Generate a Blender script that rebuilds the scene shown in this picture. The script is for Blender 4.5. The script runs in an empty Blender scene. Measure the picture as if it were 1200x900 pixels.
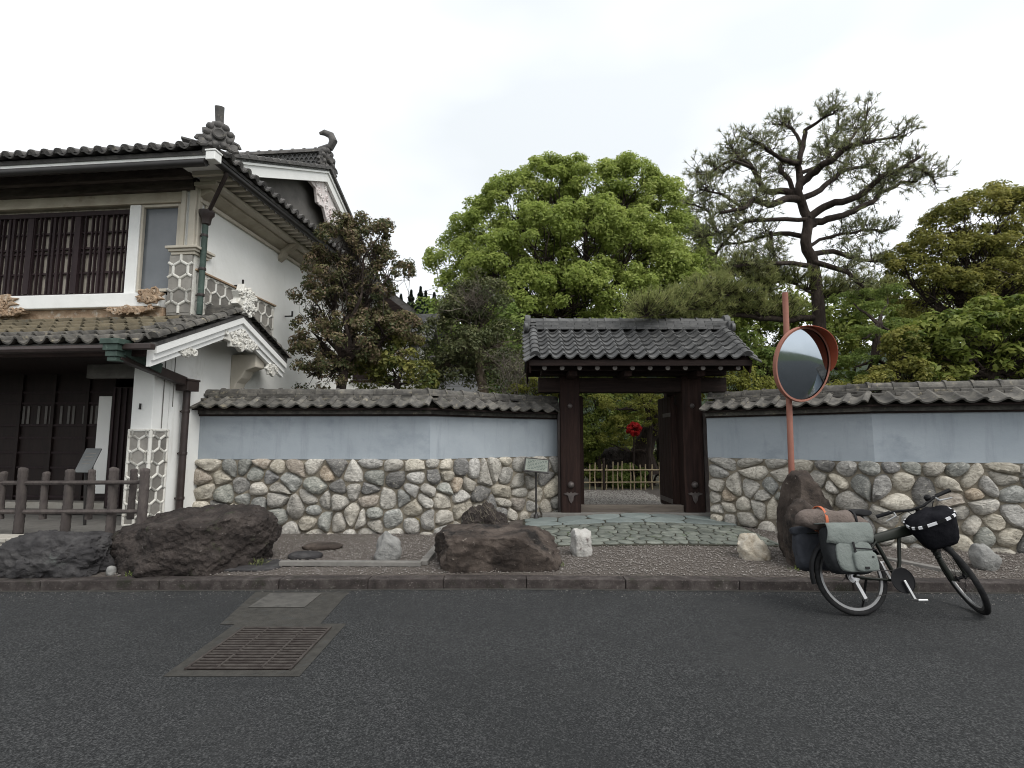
import bpy, bmesh, math, random
import numpy as np
from mathutils import Vector, Matrix, noise as mnoise
random.seed(7); RNG=np.random.default_rng(7)
S=bpy.context.scene; COL=S.collection
R=math.radians
# ------------------------------------------------------------------ camera
F=620.; EYE=1.56; PITCH=math.atan(64/F)
cam=bpy.data.objects.new('camera',bpy.data.cameras.new('camera')); COL.objects.link(cam)
cam.location=(0,0,EYE); cam.rotation_euler=(R(90)+PITCH,0,0)
cam.data.sensor_width=36; cam.data.lens=F/1200*36; cam.data.clip_start=.05; cam.data.clip_end=1500
S.camera=cam
# ------------------------------------------------------------------ sky and sun (overcast)
SUN_EL,SUN_AZ=R(50),R(138)      # azimuth from +Y, clockwise: behind the camera, to the right
SUND=Vector((math.sin(SUN_AZ)*math.cos(SUN_EL),math.cos(SUN_AZ)*math.cos(SUN_EL),math.sin(SUN_EL)))
W=bpy.data.worlds.new('World'); S.world=W; W.use_nodes=True
def N(nt,t,**k):
    n=nt.nodes.new(t)
    for a,b in k.items(): setattr(n,a,b)
    return n
wt=W.node_tree; wt.nodes.clear()
wo=N(wt,'ShaderNodeOutputWorld'); wb=N(wt,'ShaderNodeBackground'); wb.inputs['Strength'].default_value=.1
sk=N(wt,'ShaderNodeTexSky',sky_type='NISHITA'); sk.sun_disc=False; sk.sun_elevation=SUN_EL; sk.sun_rotation=SUN_AZ
tc=N(wt,'ShaderNodeTexCoord'); nz=N(wt,'ShaderNodeTexNoise'); nz.inputs['Scale'].default_value=1.1; nz.inputs['Detail'].default_value=4; nz.inputs['Roughness'].default_value=.5
mp=N(wt,'ShaderNodeMapping'); mp.inputs['Scale'].default_value=(1,1,2.2); mp.inputs['Location'].default_value=(1.2,.7,.3)
cr=N(wt,'ShaderNodeValToRGB')
cr.color_ramp.elements[0].position=.3; cr.color_ramp.elements[0].color=(.61,.64,.66,1)
cr.color_ramp.elements[1].position=.68; cr.color_ramp.elements[1].color=(.98,.985,.99,1)
dt=N(wt,'ShaderNodeVectorMath',operation='DOT_PRODUCT'); dt.inputs[1].default_value=SUND
mr=N(wt,'ShaderNodeMapRange'); mr.inputs[1].default_value=.1; mr.inputs[2].default_value=1; mr.inputs[1].default_value=-.6; mr.inputs[3].default_value=9.0; mr.inputs[4].default_value=11.5
sc=N(wt,'ShaderNodeVectorMath',operation='SCALE')
mx=N(wt,'ShaderNodeMix',data_type='RGBA'); mx.inputs[0].default_value=.93
L=wt.links.new
L(tc.outputs['Generated'],mp.inputs[0]); L(mp.outputs[0],nz.inputs['Vector']); L(nz.outputs['Fac'],cr.inputs[0])
L(tc.outputs['Generated'],dt.inputs[0]); L(dt.outputs['Value'],mr.inputs[0]); L(cr.outputs[0],sc.inputs[0]); L(mr.outputs[0],sc.inputs['Scale'])
L(sk.outputs[0],mx.inputs[6]); L(sc.outputs[0],mx.inputs[7]); L(mx.outputs[2],wb.inputs['Color']); L(wb.outputs[0],wo.inputs[0])
sun=bpy.data.objects.new('sun',bpy.data.lights.new('sun','SUN')); COL.objects.link(sun)
sun.data.energy=1.5; sun.data.angle=R(35); sun.data.color=(1,.97,.92)
sun.rotation_euler=(-SUND).to_track_quat('-Z','Y').to_euler()
S.view_settings.view_transform='Standard'; S.view_settings.look='None'; S.view_settings.exposure=.65; S.view_settings.gamma=1
S.view_settings.use_curve_mapping=False
S.cycles.filter_width=1.05; S.cycles.max_bounces=6; S.cycles.diffuse_bounces=3; S.cycles.glossy_bounces=3; S.cycles.transmission_bounces=4; S.cycles.transparent_max_bounces=6
# ------------------------------------------------------------------ helpers
def P(px,py,Y):
    x=(px-600)/F; y=(450-py)/F
    d=(x,math.cos(PITCH)-y*math.sin(PITCH),math.sin(PITCH)+y*math.cos(PITCH)); t=Y/d[1]
    return Vector((d[0]*t,Y,EYE+d[2]*t))
WOFF={}
def tag(o,label=None,cat=None,group=None,kind=None):
    if label:o['label']=label
    if cat:o['category']=cat
    if group:o['group']=group
    if kind:o['kind']=kind
    return o
def thing(name,loc,label=None,cat=None,group=None,kind=None,matrix=None):
    o=bpy.data.objects.new(name,None); COL.objects.link(o); o.empty_display_size=.1
    if matrix is not None: o.matrix_basis=matrix; WOFF[o]=Vector((0,0,0))
    else: o.location=loc; WOFF[o]=Vector(loc)
    return tag(o,label,cat,group,kind)
def link(name,me,parent=None):
    o=bpy.data.objects.new(name,me); COL.objects.link(o)
    if parent is not None: o.parent=parent; WOFF[o]=WOFF.get(parent,Vector((0,0,0)))
    else: WOFF[o]=Vector((0,0,0))
    return o
def inst(name,me,parent,org,X,Y,scale=(1,1,1)):
    """place a shared mesh: local x along X, y along Y"""
    X=Vector(X).normalized(); Z=X.cross(Vector(Y)).normalized(); Y=Z.cross(X)
    o=link(name,me,parent); org=Vector(org)-(WOFF[parent] if parent is not None else Vector((0,0,0)))
    m=Matrix((X*scale[0],Y*scale[1],Z*scale[2])).transposed().to_4x4(); m.translation=org
    o.matrix_basis=m
    return o
class MB:
    def __init__(s): s.v=[]; s.f=[]
    def add(s,vs,fs):
        b=len(s.v); s.v+= [tuple(p) for p in vs]; s.f+=[tuple(i+b for i in f) for f in fs]; return s
    def box(s,x0,x1,y0,y1,z0,z1):
        return s.add([(x0,y0,z0),(x1,y0,z0),(x1,y1,z0),(x0,y1,z0),(x0,y0,z1),(x1,y0,z1),(x1,y1,z1),(x0,y1,z1)],
          [(0,3,2,1),(4,5,6,7),(0,1,5,4),(1,2,6,5),(2,3,7,6),(3,0,4,7)])
    def bar(s,a,b,w,h,up=(0,0,1)):
        a=Vector(a);b=Vector(b);d=(b-a).normalized();up=Vector(up)
        sx=d.cross(up)
        if sx.length<1e-4: sx=d.cross(Vector((1,0,0)))
        sx.normalize(); uz=sx.cross(d); vs=[]
        for p in (a,b):
            for i,j in ((-1,-1),(1,-1),(1,1),(-1,1)): vs.append(p+sx*w/2*i+uz*h/2*j)
        return s.add(vs,[(0,3,2,1),(4,5,6,7),(0,1,5,4),(1,2,6,5),(2,3,7,6),(3,0,4,7)][:6])
    def tube(s,pts,r,n=8,cap=True):
        pts=[Vector(p) for p in pts]; k=len(pts)
        if not hasattr(r,'__len__'): r=[r]*k
        t=(pts[1]-pts[0]).normalized(); u=t.orthogonal().normalized(); vs=[];fs=[]
        for i in range(k):
            t2=(pts[min(i+1,k-1)]-pts[max(i-1,0)])
            if t2.length<1e-6:t2=t
            t2.normalize(); u=(u-t2*u.dot(t2))
            u=u.normalized() if u.length>1e-4 else t2.orthogonal().normalized()
            w=t2.cross(u)
            for j in range(n):
                a=2*math.pi*j/n; vs.append(pts[i]+(u*math.cos(a)+w*math.sin(a))*r[i])
        for i in range(k-1):
            for j in range(n):
                q=(j+1)%n; fs.append((i*n+j,i*n+q,(i+1)*n+q,(i+1)*n+j))
        if cap: fs.append(tuple(range(n))[::-1]); fs.append(tuple((k-1)*n+j for j in range(n)))
        return s.add(vs,fs)
    def lathe(s,prof,org=(0,0,0),axis=(0,0,1),n=16,a0=0,a1=2*math.pi):
        """prof: (radius, height) along axis"""
        ax=Vector(axis).normalized(); u=ax.orthogonal().normalized(); w=ax.cross(u); org=Vector(org); vs=[];fs=[]
        full=abs(a1-a0-2*math.pi)<1e-5; m=n if full else n+1
        for (r,h) in prof:
            for j in range(m):
                a=a0+(a1-a0)*j/n; vs.append(org+ax*h+(u*math.cos(a)+w*math.sin(a))*r)
        for i in range(len(prof)-1):
            for j in range(n):
                q=(j+1)%m; fs.append((i*m+j,i*m+q,(i+1)*m+q,(i+1)*m+j))
        return s.add(vs,fs)
    def prism(s,poly,off):
        """poly: list of 3d points, extruded by vector off"""
        n=len(poly); off=Vector(off); vs=[Vector(p) for p in poly]+[Vector(p)+off for p in poly]
        fs=[tuple(range(n))[::-1],tuple(range(n,2*n))]+[(i,(i+1)%n,n+(i+1)%n,n+i) for i in range(n)]
        return s.add(vs,fs)
    def mesh(s,name,mat,smooth=False,off=Vector((0,0,0)),ang=40):
        me=bpy.data.meshes.new(name); me.from_pydata([(p[0]-off[0],p[1]-off[1],p[2]-off[2]) for p in s.v],[],s.f); me.update()
        bm=bmesh.new(); bm.from_mesh(me); bmesh.ops.recalc_face_normals(bm,faces=bm.faces); bm.to_mesh(me); bm.free()
        if smooth:
            me.polygons.foreach_set('use_smooth',[True]*len(me.polygons)); me.set_sharp_from_angle(angle=R(ang))
        me.materials.append(mat); return me
    def build(s,name,mat,parent=None,smooth=False,bevel=0,ang=40):
        off=WOFF.get(parent,Vector((0,0,0))) if parent is not None else Vector((0,0,0))
        o=link(name,s.mesh(name,mat,smooth,off,ang),parent)
        if bevel:
            m=o.modifiers.new('bevel','BEVEL'); m.width=bevel; m.segments=2; m.limit_method='ANGLE'; m.angle_limit=R(40)
        return o
# ------------------------------------------------------------------ materials
def mat(name,cols,scale=4,detail=5,rough=.8,bump=.0,bscale=30,bdet=4,stretch=(1,1,1),rnd=.0,spots=None,spec=.3,metal=0,dist=.3,voro=None,hue=0,rrough=.0,streak=None,cpos=(.28,.72)):
    """cols: colours laid over noise; rnd: brightness shift per object; spots: (colour,scale,threshold,softness); voro: (scale,amount) bump"""
    m=bpy.data.materials.new(name); m.use_nodes=True; nt=m.node_tree; L=nt.links.new
    b=nt.nodes['Principled BSDF']; b.inputs['Roughness'].default_value=rough; b.inputs['Metallic'].default_value=metal
    b.inputs['Specular IOR Level'].default_value=spec
    tc=N(nt,'ShaderNodeTexCoord'); oi=N(nt,'ShaderNodeObjectInfo')
    ad=N(nt,'ShaderNodeVectorMath',operation='MULTIPLY_ADD'); ad.inputs[1].default_value=stretch
    sc=N(nt,'ShaderNodeMath',operation='MULTIPLY'); sc.inputs[1].default_value=57.3
    L(oi.outputs['Random'],sc.inputs[0]); L(tc.outputs['Object'],ad.inputs[0]); L(sc.outputs[0],ad.inputs[2])
    nz=N(nt,'ShaderNodeTexNoise'); nz.inputs['Scale'].default_value=scale; nz.inputs['Detail'].default_value=detail; nz.inputs['Distortion'].default_value=dist; nz.inputs['Roughness'].default_value=.62
    L(ad.outputs[0],nz.inputs['Vector'])
    rp=N(nt,'ShaderNodeValToRGB'); e=rp.color_ramp.elements
    k=len(cols)
    for i,c in enumerate(cols):
        pos=cpos[0]+(cpos[1]-cpos[0])*i/max(1,k-1)
        el=e[i] if i<2 else e.new(pos)
        el.position=pos; el.color=(*c,1)
    if k==1: e[1].position=.9; e[1].color=(*cols[0],1)
    L(nz.outputs['Fac'],rp.inputs[0]); out=rp.outputs[0]
    for sp in ([] if not spots else spots):
        n2=N(nt,'ShaderNodeTexNoise'); n2.inputs['Scale'].default_value=sp[1]; n2.inputs['Detail'].default_value=6; n2.inputs['Roughness'].default_value=.7
        L(ad.outputs[0],n2.inputs['Vector'])
        mr=N(nt,'ShaderNodeMapRange'); mr.inputs[1].default_value=sp[2]; mr.inputs[2].default_value=sp[2]+sp[3]
        L(n2.outputs['Fac'],mr.inputs[0])
        mx=N(nt,'ShaderNodeMix',data_type='RGBA'); mx.inputs[7].default_value=(*sp[0],1)
        L(mr.outputs[0],mx.inputs[0]); L(out,mx.inputs[6]); out=mx.outputs[2]
    if streak:
        s1=N(nt,'ShaderNodeVectorMath',operation='MULTIPLY'); s1.inputs[1].default_value=streak[3]; L(tc.outputs['Object'],s1.inputs[0])
        n2=N(nt,'ShaderNodeTexNoise'); n2.inputs['Scale'].default_value=1; n2.inputs['Detail'].default_value=7; n2.inputs['Roughness'].default_value=.7; L(s1.outputs[0],n2.inputs['Vector'])
        mr=N(nt,'ShaderNodeMapRange'); mr.inputs[1].default_value=streak[1]; mr.inputs[2].default_value=streak[1]+streak[2]; L(n2.outputs['Fac'],mr.inputs[0])
        mx=N(nt,'ShaderNodeMix',data_type='RGBA'); mx.inputs[7].default_value=(*streak[0],1); L(mr.outputs[0],mx.inputs[0]); L(out,mx.inputs[6]); out=mx.outputs[2]
    if rnd or hue:
        hs=N(nt,'ShaderNodeHueSaturation'); mr=N(nt,'ShaderNodeMapRange'); mr.inputs[3].default_value=1-rnd; mr.inputs[4].default_value=1+rnd
        L(oi.outputs['Random'],mr.inputs[0]); L(mr.outputs[0],hs.inputs['Value']); L(out,hs.inputs['Color']); out=hs.outputs[0]
        if hue:
            m2=N(nt,'ShaderNodeMath',operation='MULTIPLY'); m2.inputs[1].default_value=7.13; m3=N(nt,'ShaderNodeMath',operation='FRACT')
            m4=N(nt,'ShaderNodeMapRange'); m4.inputs[3].default_value=1-hue; m4.inputs[4].default_value=1+hue
            L(oi.outputs['Random'],m2.inputs[0]); L(m2.outputs[0],m3.inputs[0]); L(m3.outputs[0],m4.inputs[0]); L(m4.outputs[0],hs.inputs['Saturation'])
    L(out,b.inputs['Base Color'])
    if rrough:
        mr=N(nt,'ShaderNodeMapRange'); mr.inputs[1].default_value=.3; mr.inputs[2].default_value=.7; mr.inputs[3].default_value=rough-rrough; mr.inputs[4].default_value=rough+rrough
        L(nz.outputs['Fac'],mr.inputs[0]); L(mr.outputs[0],b.inputs['Roughness'])
    if bump:
        n3=N(nt,'ShaderNodeTexNoise'); n3.inputs['Scale'].default_value=bscale; n3.inputs['Detail'].default_value=bdet; n3.inputs['Roughness'].default_value=.65
        L(ad.outputs[0],n3.inputs['Vector']); h=n3.outputs['Fac']
        if voro:
            vo=N(nt,'ShaderNodeTexVoronoi'); vo.inputs['Scale'].default_value=voro[0]; L(ad.outputs[0],vo.inputs['Vector'])
            mm=N(nt,'ShaderNodeMath',operation='MULTIPLY_ADD'); mm.inputs[1].default_value=voro[1]; L(vo.outputs['Distance'],mm.inputs[0]); L(h,mm.inputs[2]); h=mm.outputs[0]
        bp=N(nt,'ShaderNodeBump'); bp.inputs['Strength'].default_value=1; bp.inputs['Distance'].default_value=bump
        L(h,bp.inputs['Height']); L(bp.outputs[0],b.inputs['Normal'])
    return m
def leafmat(name,cols,trans=.35,rough=.55):
    m=bpy.data.materials.new(name); m.use_nodes=True; nt=m.node_tree; L=nt.links.new; b=nt.nodes['Principled BSDF']; o=nt.nodes['Material Output']
    b.inputs['Roughness'].default_value=rough; b.inputs['Specular IOR Level'].default_value=.25
    at=N(nt,'ShaderNodeAttribute',attribute_name='lc'); rp=N(nt,'ShaderNodeValToRGB'); e=rp.color_ramp.elements
    for i,c in enumerate(cols):
        pos=i/max(1,len(cols)-1); el=e[i] if i<2 else e.new(pos); el.position=pos; el.color=(*c,1)
    L(at.outputs['Fac'],rp.inputs[0]); L(rp.outputs[0],b.inputs['Base Color'])
    tr=N(nt,'ShaderNodeBsdfTranslucent'); L(rp.outputs[0],tr.inputs[0]); mx=N(nt,'ShaderNodeMixShader'); mx.inputs[0].default_value=trans
    L(b.outputs[0],mx.inputs[1]); L(tr.outputs[0],mx.inputs[2]); L(mx.outputs[0],o.inputs[0]); return m
M={}
M['plaster']=mat('white_plaster',[(.70,.70,.67),(.79,.79,.765)],scale=1.3,rough=.9,streak=((.47,.455,.41),.60,.25,(4,4,.5)),bump=.004,bscale=9,spots=[((.42,.40,.34),1.1,.62,.25)],spec=.2)
M['white']=mat('white_paint',[(.72,.72,.70),(.78,.78,.76)],scale=5,rough=.7,bump=.002,bscale=20)
M['relief']=mat('lime_relief',[(0.5456,0.5280,0.4752),(0.6512,0.6424,0.6072)],scale=6,rough=.85,bump=.004,bscale=25,spots=[((.30,.265,.21),7,.55,.2)])
M['beige']=mat('aged_beige_plaster',[(.30,.26,.20),(.46,.42,.34)],scale=2.5,rough=.85,bump=.004,bscale=14,spots=[((.2,.165,.12),3,.58,.2)])
M['cornice']=mat('beige_cornice',[(.42,.38,.31),(.54,.5,.43)],scale=2,rough=.85,bump=.003,bscale=16)
M['tan']=mat('tan_carving',[(.20,.125,.075),(.40,.30,.21)],scale=8,rough=.85,bump=.012,bscale=18,spots=[((.5,.45,.38),9,.55,.15)])
M['pink']=mat('pink_white_carving',[(.58,.50,.49),(.72,.70,.68)],scale=7,rough=.85,bump=.01,bscale=14,spots=[((.46,.27,.27),9,.58,.1)])
M['hexgrey']=mat('grey_wall_tile',[(.16,.15,.135),(.27,.255,.23)],scale=5,rough=.7,bump=.004,bscale=20,rnd=.22)
M['wood']=mat('dark_old_wood',[(.0085,.0042,.0035),(.020,.0105,.0085),(.038,.022,.018)],scale=3,rough=.8,bump=.004,bscale=16,stretch=(6,6,.5),rrough=.1,spec=.18)
M['woodx']=mat('dark_old_beam',[(.0065,.0038,.0032),(.0145,.0085,.007),(.028,.0175,.0145)],scale=3,rough=.75,bump=.004,bscale=16,stretch=(.5,6,6),spec=.18)
M['lattice']=mat('purple_brown_lattice',[(0.0150,0.0075,0.0090),(0.0338,0.0195,0.0210)],scale=6,rough=.7,stretch=(4,4,.6),rnd=.15)
M['black']=mat('dark_interior_wood',[(.0095,.0048,.0042),(.021,.0115,.0098)],scale=4,rough=.65,bump=.002,bscale=20,stretch=(4,4,.6))
M['fencewood']=mat('grey_brown_post_wood',[(00.0418,00.0335,00.0324),(00.0698,00.0586,00.0547),(00.0949,00.0809,00.0725)],scale=7,rough=.85,bump=.01,bscale=35,stretch=(3,3,.8),rnd=.15)
M['tile']=mat('grey_roof_tile',[(0.0418,0.0418,0.0432),(0.0720,0.0720,0.0720),(0.1080,0.1066,0.1044)],scale=9,rough=.6,bump=.003,bscale=40,rnd=.28,spots=[((.2,.195,.17),14,.62,.12)],spec=.4)
M['tiledark']=mat('dark_weathered_tile',[(0.0440,0.0416,0.0416),(0.0840,0.0800,0.0768),(0.1280,0.1200,0.1120)],scale=8,rough=.7,bump=.004,bscale=40,rnd=.3,spots=[((.22,.2,.16),12,.6,.14),((.05,.065,.03),7,.63,.1)])
M['tilemoss']=mat('lichen_covered_tile',[(0.0382,0.0365,0.0340),(0.0850,0.0799,0.0723),(0.1530,0.1428,0.1232)],scale=7,rough=.85,bump=.006,bscale=45,rnd=.3,spots=[((.25,.22,.16),9,.58,.14),((.045,.06,.025),6,.63,.12)])
M['tileyel']=mat('yellow_lichen_tile',[(.085,.073,.05),(.15,.126,.085)],scale=9,rough=.85,bump=.004,bscale=40,rnd=.25,spots=[((.1,.1,.09),10,.58,.12)])
M['blue']=mat('blue_grey_plaster',[(.265,.298,.328),(.305,.338,.367),(.335,.368,.397)],scale=1.1,detail=7,rough=.9,bump=.003,bscale=10,spots=[((.185,.215,.245),.8,.56,.22),((.38,.415,.45),1.7,.62,.2)],stretch=(1,1,1.3),spec=.2,streak=((.20,.225,.25),.52,.3,(5,5,.7)))
M['mortar']=mat('sandy_mortar',[(0.1498,0.1310,0.1010),(0.2714,0.2387,0.1872)],scale=5,rough=.95,bump=.012,bscale=40,spots=[((.22,.16,.03),2.2,.64,.08)])
ST=[([(0.1636,0.1501,0.1259),(0.3798,0.3529,0.3035),(0.5611,0.5297,0.4668)],),([(0.1414,0.1351,0.1235),(0.3150,0.3015,0.2746),(0.5403,0.5179,0.4730)],),([(0.1185,0.1230,0.1123),(0.2414,0.2432,0.2217),(0.4286,0.4241,0.3882)],),([(0.0715,0.0687,0.0670),(0.1559,0.1514,0.1442),(0.2789,0.2699,0.2564)],),([(0.1457,0.1188,0.0919),(0.3325,0.2831,0.2292),(0.5152,0.4658,0.3985)],)]
STM=[mat('wall_stone_%s'%n,c[0],scale=8,detail=9,rough=.88,bump=.02,bscale=19,bdet=8,rnd=.25,dist=2.6,stretch=(1,1,1.7),hue=.3,spots=[((.5,.475,.41),15,.60,.08),((.055,.05,.042),10,.62,.10)]) for n,c in zip(('tan','grey','green','dark','brown'),ST)]
M['pave']=mat('greenish_paving_stone',[(.075,.085,.075),(.135,.145,.125),(.20,.205,.18)],scale=6,rough=.75,bump=.008,bscale=30,rnd=.25,spots=[((.06,.08,.035),5,.58,.12)])
M['slab']=mat('grey_paving_slab',[(.14,.165,.16),(.20,.225,.215)],scale=4,rough=.7,bump=.006,bscale=25,rnd=.12)
M['pavebed']=mat('dark_joint_earth',[(0.0350,0.0340,0.0260),(0.0650,0.0600,0.0450)],scale=9,rough=.95,bump=.01,bscale=50)
M['gravel']=mat('brown_gravel',[(.085,.072,.062),(.14,.12,.105),(.20,.175,.155)],scale=60,detail=7,rough=.95,bump=.02,bscale=110,voro=(90,1.2),spots=[((.055,.055,.035),1.1,.60,.15)])
M['pebble']=mat('pebble',[(.12,.105,.095),(.2,.18,.165)],scale=40,rough=.9)
M['pebble2']=mat('pale_pebble',[(.25,.235,.215),(.36,.34,.31)],scale=40,rough=.9)
M['kerb']=mat('maroon_kerb_stone',[(.0175,.0145,.0132),(.040,.0325,.030),(.082,.072,.066)],scale=8,detail=7,rough=.85,bump=.006,bscale=60,rnd=.15,spots=[((.21,.19,.175),16,.63,.08),((.022,.022,.014),3.5,.55,.12),((.16,.14,.13),60,.6,.08)])
M['concrete']=mat('concrete',[(.12,.115,.105),(.20,.19,.175)],scale=8,rough=.9,bump=.003,bscale=80,spots=[((.12,.115,.1),5,.58,.15)])
M['platform']=mat('pale_granite',[(.30,.275,.235),(.40,.38,.34)],scale=9,rough=.85,bump=.003,bscale=80,spots=[((.2,.18,.15),3,.58,.2)])
M['boulder']=mat('dark_boulder',[(.0135,.0105,.0095),(.034,.027,.024),(.075,.062,.055)],scale=5,detail=9,rough=.9,bump=.05,bscale=16,bdet=9,voro=(22,.5),spots=[((.04,.044,.024),4,.60,.12),((.20,.185,.17),20,.64,.08)])
M['boulder2']=mat('slate_boulder',[(00.0151,00.0142,00.0151),(00.0359,00.0340,00.0350),(00.0709,00.0680,00.0671)],scale=5,detail=9,rough=.85,bump=.03,bscale=10,bdet=8,spots=[((.10,.108,.10),3,.62,.14)])
M['boulder3']=mat('red_brown_boulder',[(.019,.0145,.012),(.05,.0385,.032),(.105,.084,.07)],scale=4,detail=9,rough=.9,bump=.035,bscale=9,bdet=8,spots=[((.012,.010,.009),2.4,.52,.12),((.2,.175,.15),18,.63,.08)])
M['cream']=mat('cream_quartz',[(0.2400,0.2000,0.1440),(0.4000,0.3600,0.2960),(0.4800,0.4560,0.4000)],scale=9,detail=8,rough=.8,bump=.02,bscale=20,spots=[((.2,.11,.06),8,.62,.08)])
M['whitestone']=mat('white_quartz',[(0.2880,0.2736,0.2520),(0.4608,0.4536,0.4320)],scale=9,detail=8,rough=.8,bump=.02,bscale=20,spots=[((.1,.08,.075),7,.60,.06)])
M['greystone']=mat('grey_stone',[(.14,.14,.135),(.29,.285,.27)],scale=10,detail=8,rough=.85,bump=.02,bscale=20)
M['metalbrown']=mat('brown_metal',[(0.0210,0.0133,0.0119),(0.0385,0.0266,0.0238)],scale=6,rough=.5,spec=.4)
M['copper']=mat('green_copper',[(.025,.042,.034),(.058,.088,.073)],scale=6,rough=.6,spots=[((.13,.18,.15),9,.6,.1)])
M['gutter']=mat('dark_gutter',[(0.0140,0.0126,0.0126),(0.0280,0.0252,0.0238)],scale=5,rough=.5,spec=.4)
M['iron']=mat('rusty_iron',[(.032,.025,.023),(.06,.051,.046),(.09,.08,.072)],scale=12,rough=.6,metal=.3,bump=.002,bscale=60)
M['bronze']=mat('weathered_fitting',[(.055,.045,.043),(.12,.105,.098)],scale=20,rough=.55,metal=.4)
M['sillwood']=mat('weathered_sill_wood',[(.075,.062,.052),(.14,.12,.10)],scale=4,rough=.85,bump=.004,bscale=30,stretch=(.5,5,5))
M['cover']=mat('worn_cover',[(.055,.053,.048),(.095,.09,.082)],scale=10,rough=.85,bump=.003,bscale=80,spots=[((.035,.035,.033),6,.55,.15)])
M['orange']=mat('faded_orange_paint',[(0.2205,0.0882,0.0630),(0.2970,0.1350,0.0990)],scale=4,rough=.6,bump=.001,bscale=40,spots=[((.2,.08,.06),8,.63,.1)])
M['redhood']=mat('red_orange_hood',[(0.2592,0.0540,0.0252),(0.3168,0.0792,0.0396)],scale=5,rough=.45)
M['eavewood']=mat('brown_eave_wood',[(.035,.027,.023),(.065,.052,.044),(.10,.082,.07)],scale=4,rough=.8,bump=.003,bscale=20,stretch=(1,5,5))
M['cap']=mat('dull_cap',[(.06,.055,.05),(.10,.092,.085)],scale=20,rough=.8)
M['bamboo']=mat('dry_bamboo',[(.26,.20,.12),(.42,.35,.23)],scale=6,rough=.6,stretch=(3,3,.5),rnd=.2)
M['bark']=mat('dark_bark',[(0.0126,0.0084,0.0070),(0.0315,0.0224,0.0182),(0.0595,0.0455,0.0364)],scale=8,rough=.95,bump=.03,bscale=22,stretch=(1.5,1.5,.5))
M['barkbrown']=mat('brown_bark',[(.04,.03,.02),(.09,.07,.05),(.14,.115,.085)],scale=8,rough=.95,bump=.02,bscale=25,stretch=(1.5,1.5,.5))
M['twig']=mat('grey_twig',[(0.0750,0.0638,0.0488),(0.1500,0.1312,0.1050)],scale=8,rough=.9)
M['earth']=mat('garden_earth',[(.05,.045,.03),(.09,.08,.055)],scale=3,rough=.95,bump=.02,bscale=30,spots=[((.04,.06,.02),2,.5,.2)])
M['field']=mat('grass_ground',[(.035,.05,.02),(.06,.08,.03)],scale=.3,rough=.95)
M['hill']=mat('wooded_hillside',[(.014,.024,.012),(.03,.045,.022)],scale=.25,detail=9,rough=1,bump=1.5,bscale=.5,bdet=8)
def asphalt():
    m=mat('asphalt',[(.004,.0045,.005),(.0275,.029,.030),(.098,.099,.099)],scale=95,detail=3,rough=.82,bump=.016,bscale=95,bdet=3,spec=.3,dist=0,cpos=(.33,.70),
      spots=[((.017,.018,.019),.5,.45,.3),((.034,.035,.035),.8,.52,.25),((.22,.22,.21),70,.665,.03),((.004,.004,.005),90,.65,.03)])
    return m
M['asphalt']=asphalt()
M['patch']=mat('worn_concrete_patch',[(0.0270,0.0255,0.0225),(0.0540,0.0510,0.0450)],scale=14,detail=7,rough=.9,bump=.004,bscale=120,spots=[((.045,.046,.044),9,.55,.14)])
def simple(name,c,rough=.6,metal=0,spec=.4): return mat(name,[tuple(x*.85 for x in c),tuple(min(1,x*1.12) for x in c)],scale=8,rough=rough,metal=metal,spec=spec)
# ------------------------------------------------------------------ shared piece shapes
def chaikin(p,n=2):
    for _ in range(n):
        q=[]
        for i in range(len(p)):
            a,b=p[i],p[(i+1)%len(p)]
            q+=[(a[0]*.75+b[0]*.25,a[1]*.75+b[1]*.25),(a[0]*.25+b[0]*.75,a[1]*.25+b[1]*.75)]
        p=q
    return p
def clip(poly,nx,ny,c):
    out=[]
    for i in range(len(poly)):
        a,b=poly[i],poly[(i+1)%len(poly)]; da=a[0]*nx+a[1]*ny-c; db=b[0]*nx+b[1]*ny-c
        if da<=0: out.append(a)
        if (da<0)!=(db<0) and da!=db:
            t=da/(da-db); out.append((a[0]+(b[0]-a[0])*t,a[1]+(b[1]-a[1])*t))
    return out
def voronoi(seeds,x0,x1,y0,y1,rad):
    res=[]
    for i,s in enumerate(seeds):
        p=[(x0,y0),(x1,y0),(x1,y1),(x0,y1)]
        for j,t in enumerate(seeds):
            if i==j: continue
            dx,dy=t[0]-s[0],t[1]-s[1]
            if dx*dx+dy*dy>rad*rad or dx*dx+dy*dy<1e-9: continue
            p=clip(p,dx,dy,(t[0]**2+t[1]**2-s[0]**2-s[1]**2)/2)
            if len(p)<3: break
        if len(p)>=3: res.append((s,p))
    return res
def jitter_seeds(x0,x1,y0,y1,dx,dy,rng,j=.33,drop=0):
    out=[]; ny=max(1,round((y1-y0)/dy)); hy=(y1-y0)/ny
    for r in range(ny):
        x=x0+rng.uniform(-.2,.3)*dx
        while x<x1:
            w=dx*rng.uniform(.55,1.5); out.append((x+w/2,y0+(r+.5)*hy+rng.uniform(-j,j)*hy)); x+=w
    if drop: out=[s for s in out if rng.random()>drop]
    return [s for s in out if x0-.02<s[0]<x1+.02]
def shrink(p,g):
    cx=sum(a[0] for a in p)/len(p); cy=sum(a[1] for a in p)/len(p); q=[]
    for a in p:
        d=math.hypot(a[0]-cx,a[1]-cy); k=max(.3,1-g/max(d,1e-4)); q.append((cx+(a[0]-cx)*k,cy+(a[1]-cy)*k))
    return q,(cx,cy)
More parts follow.
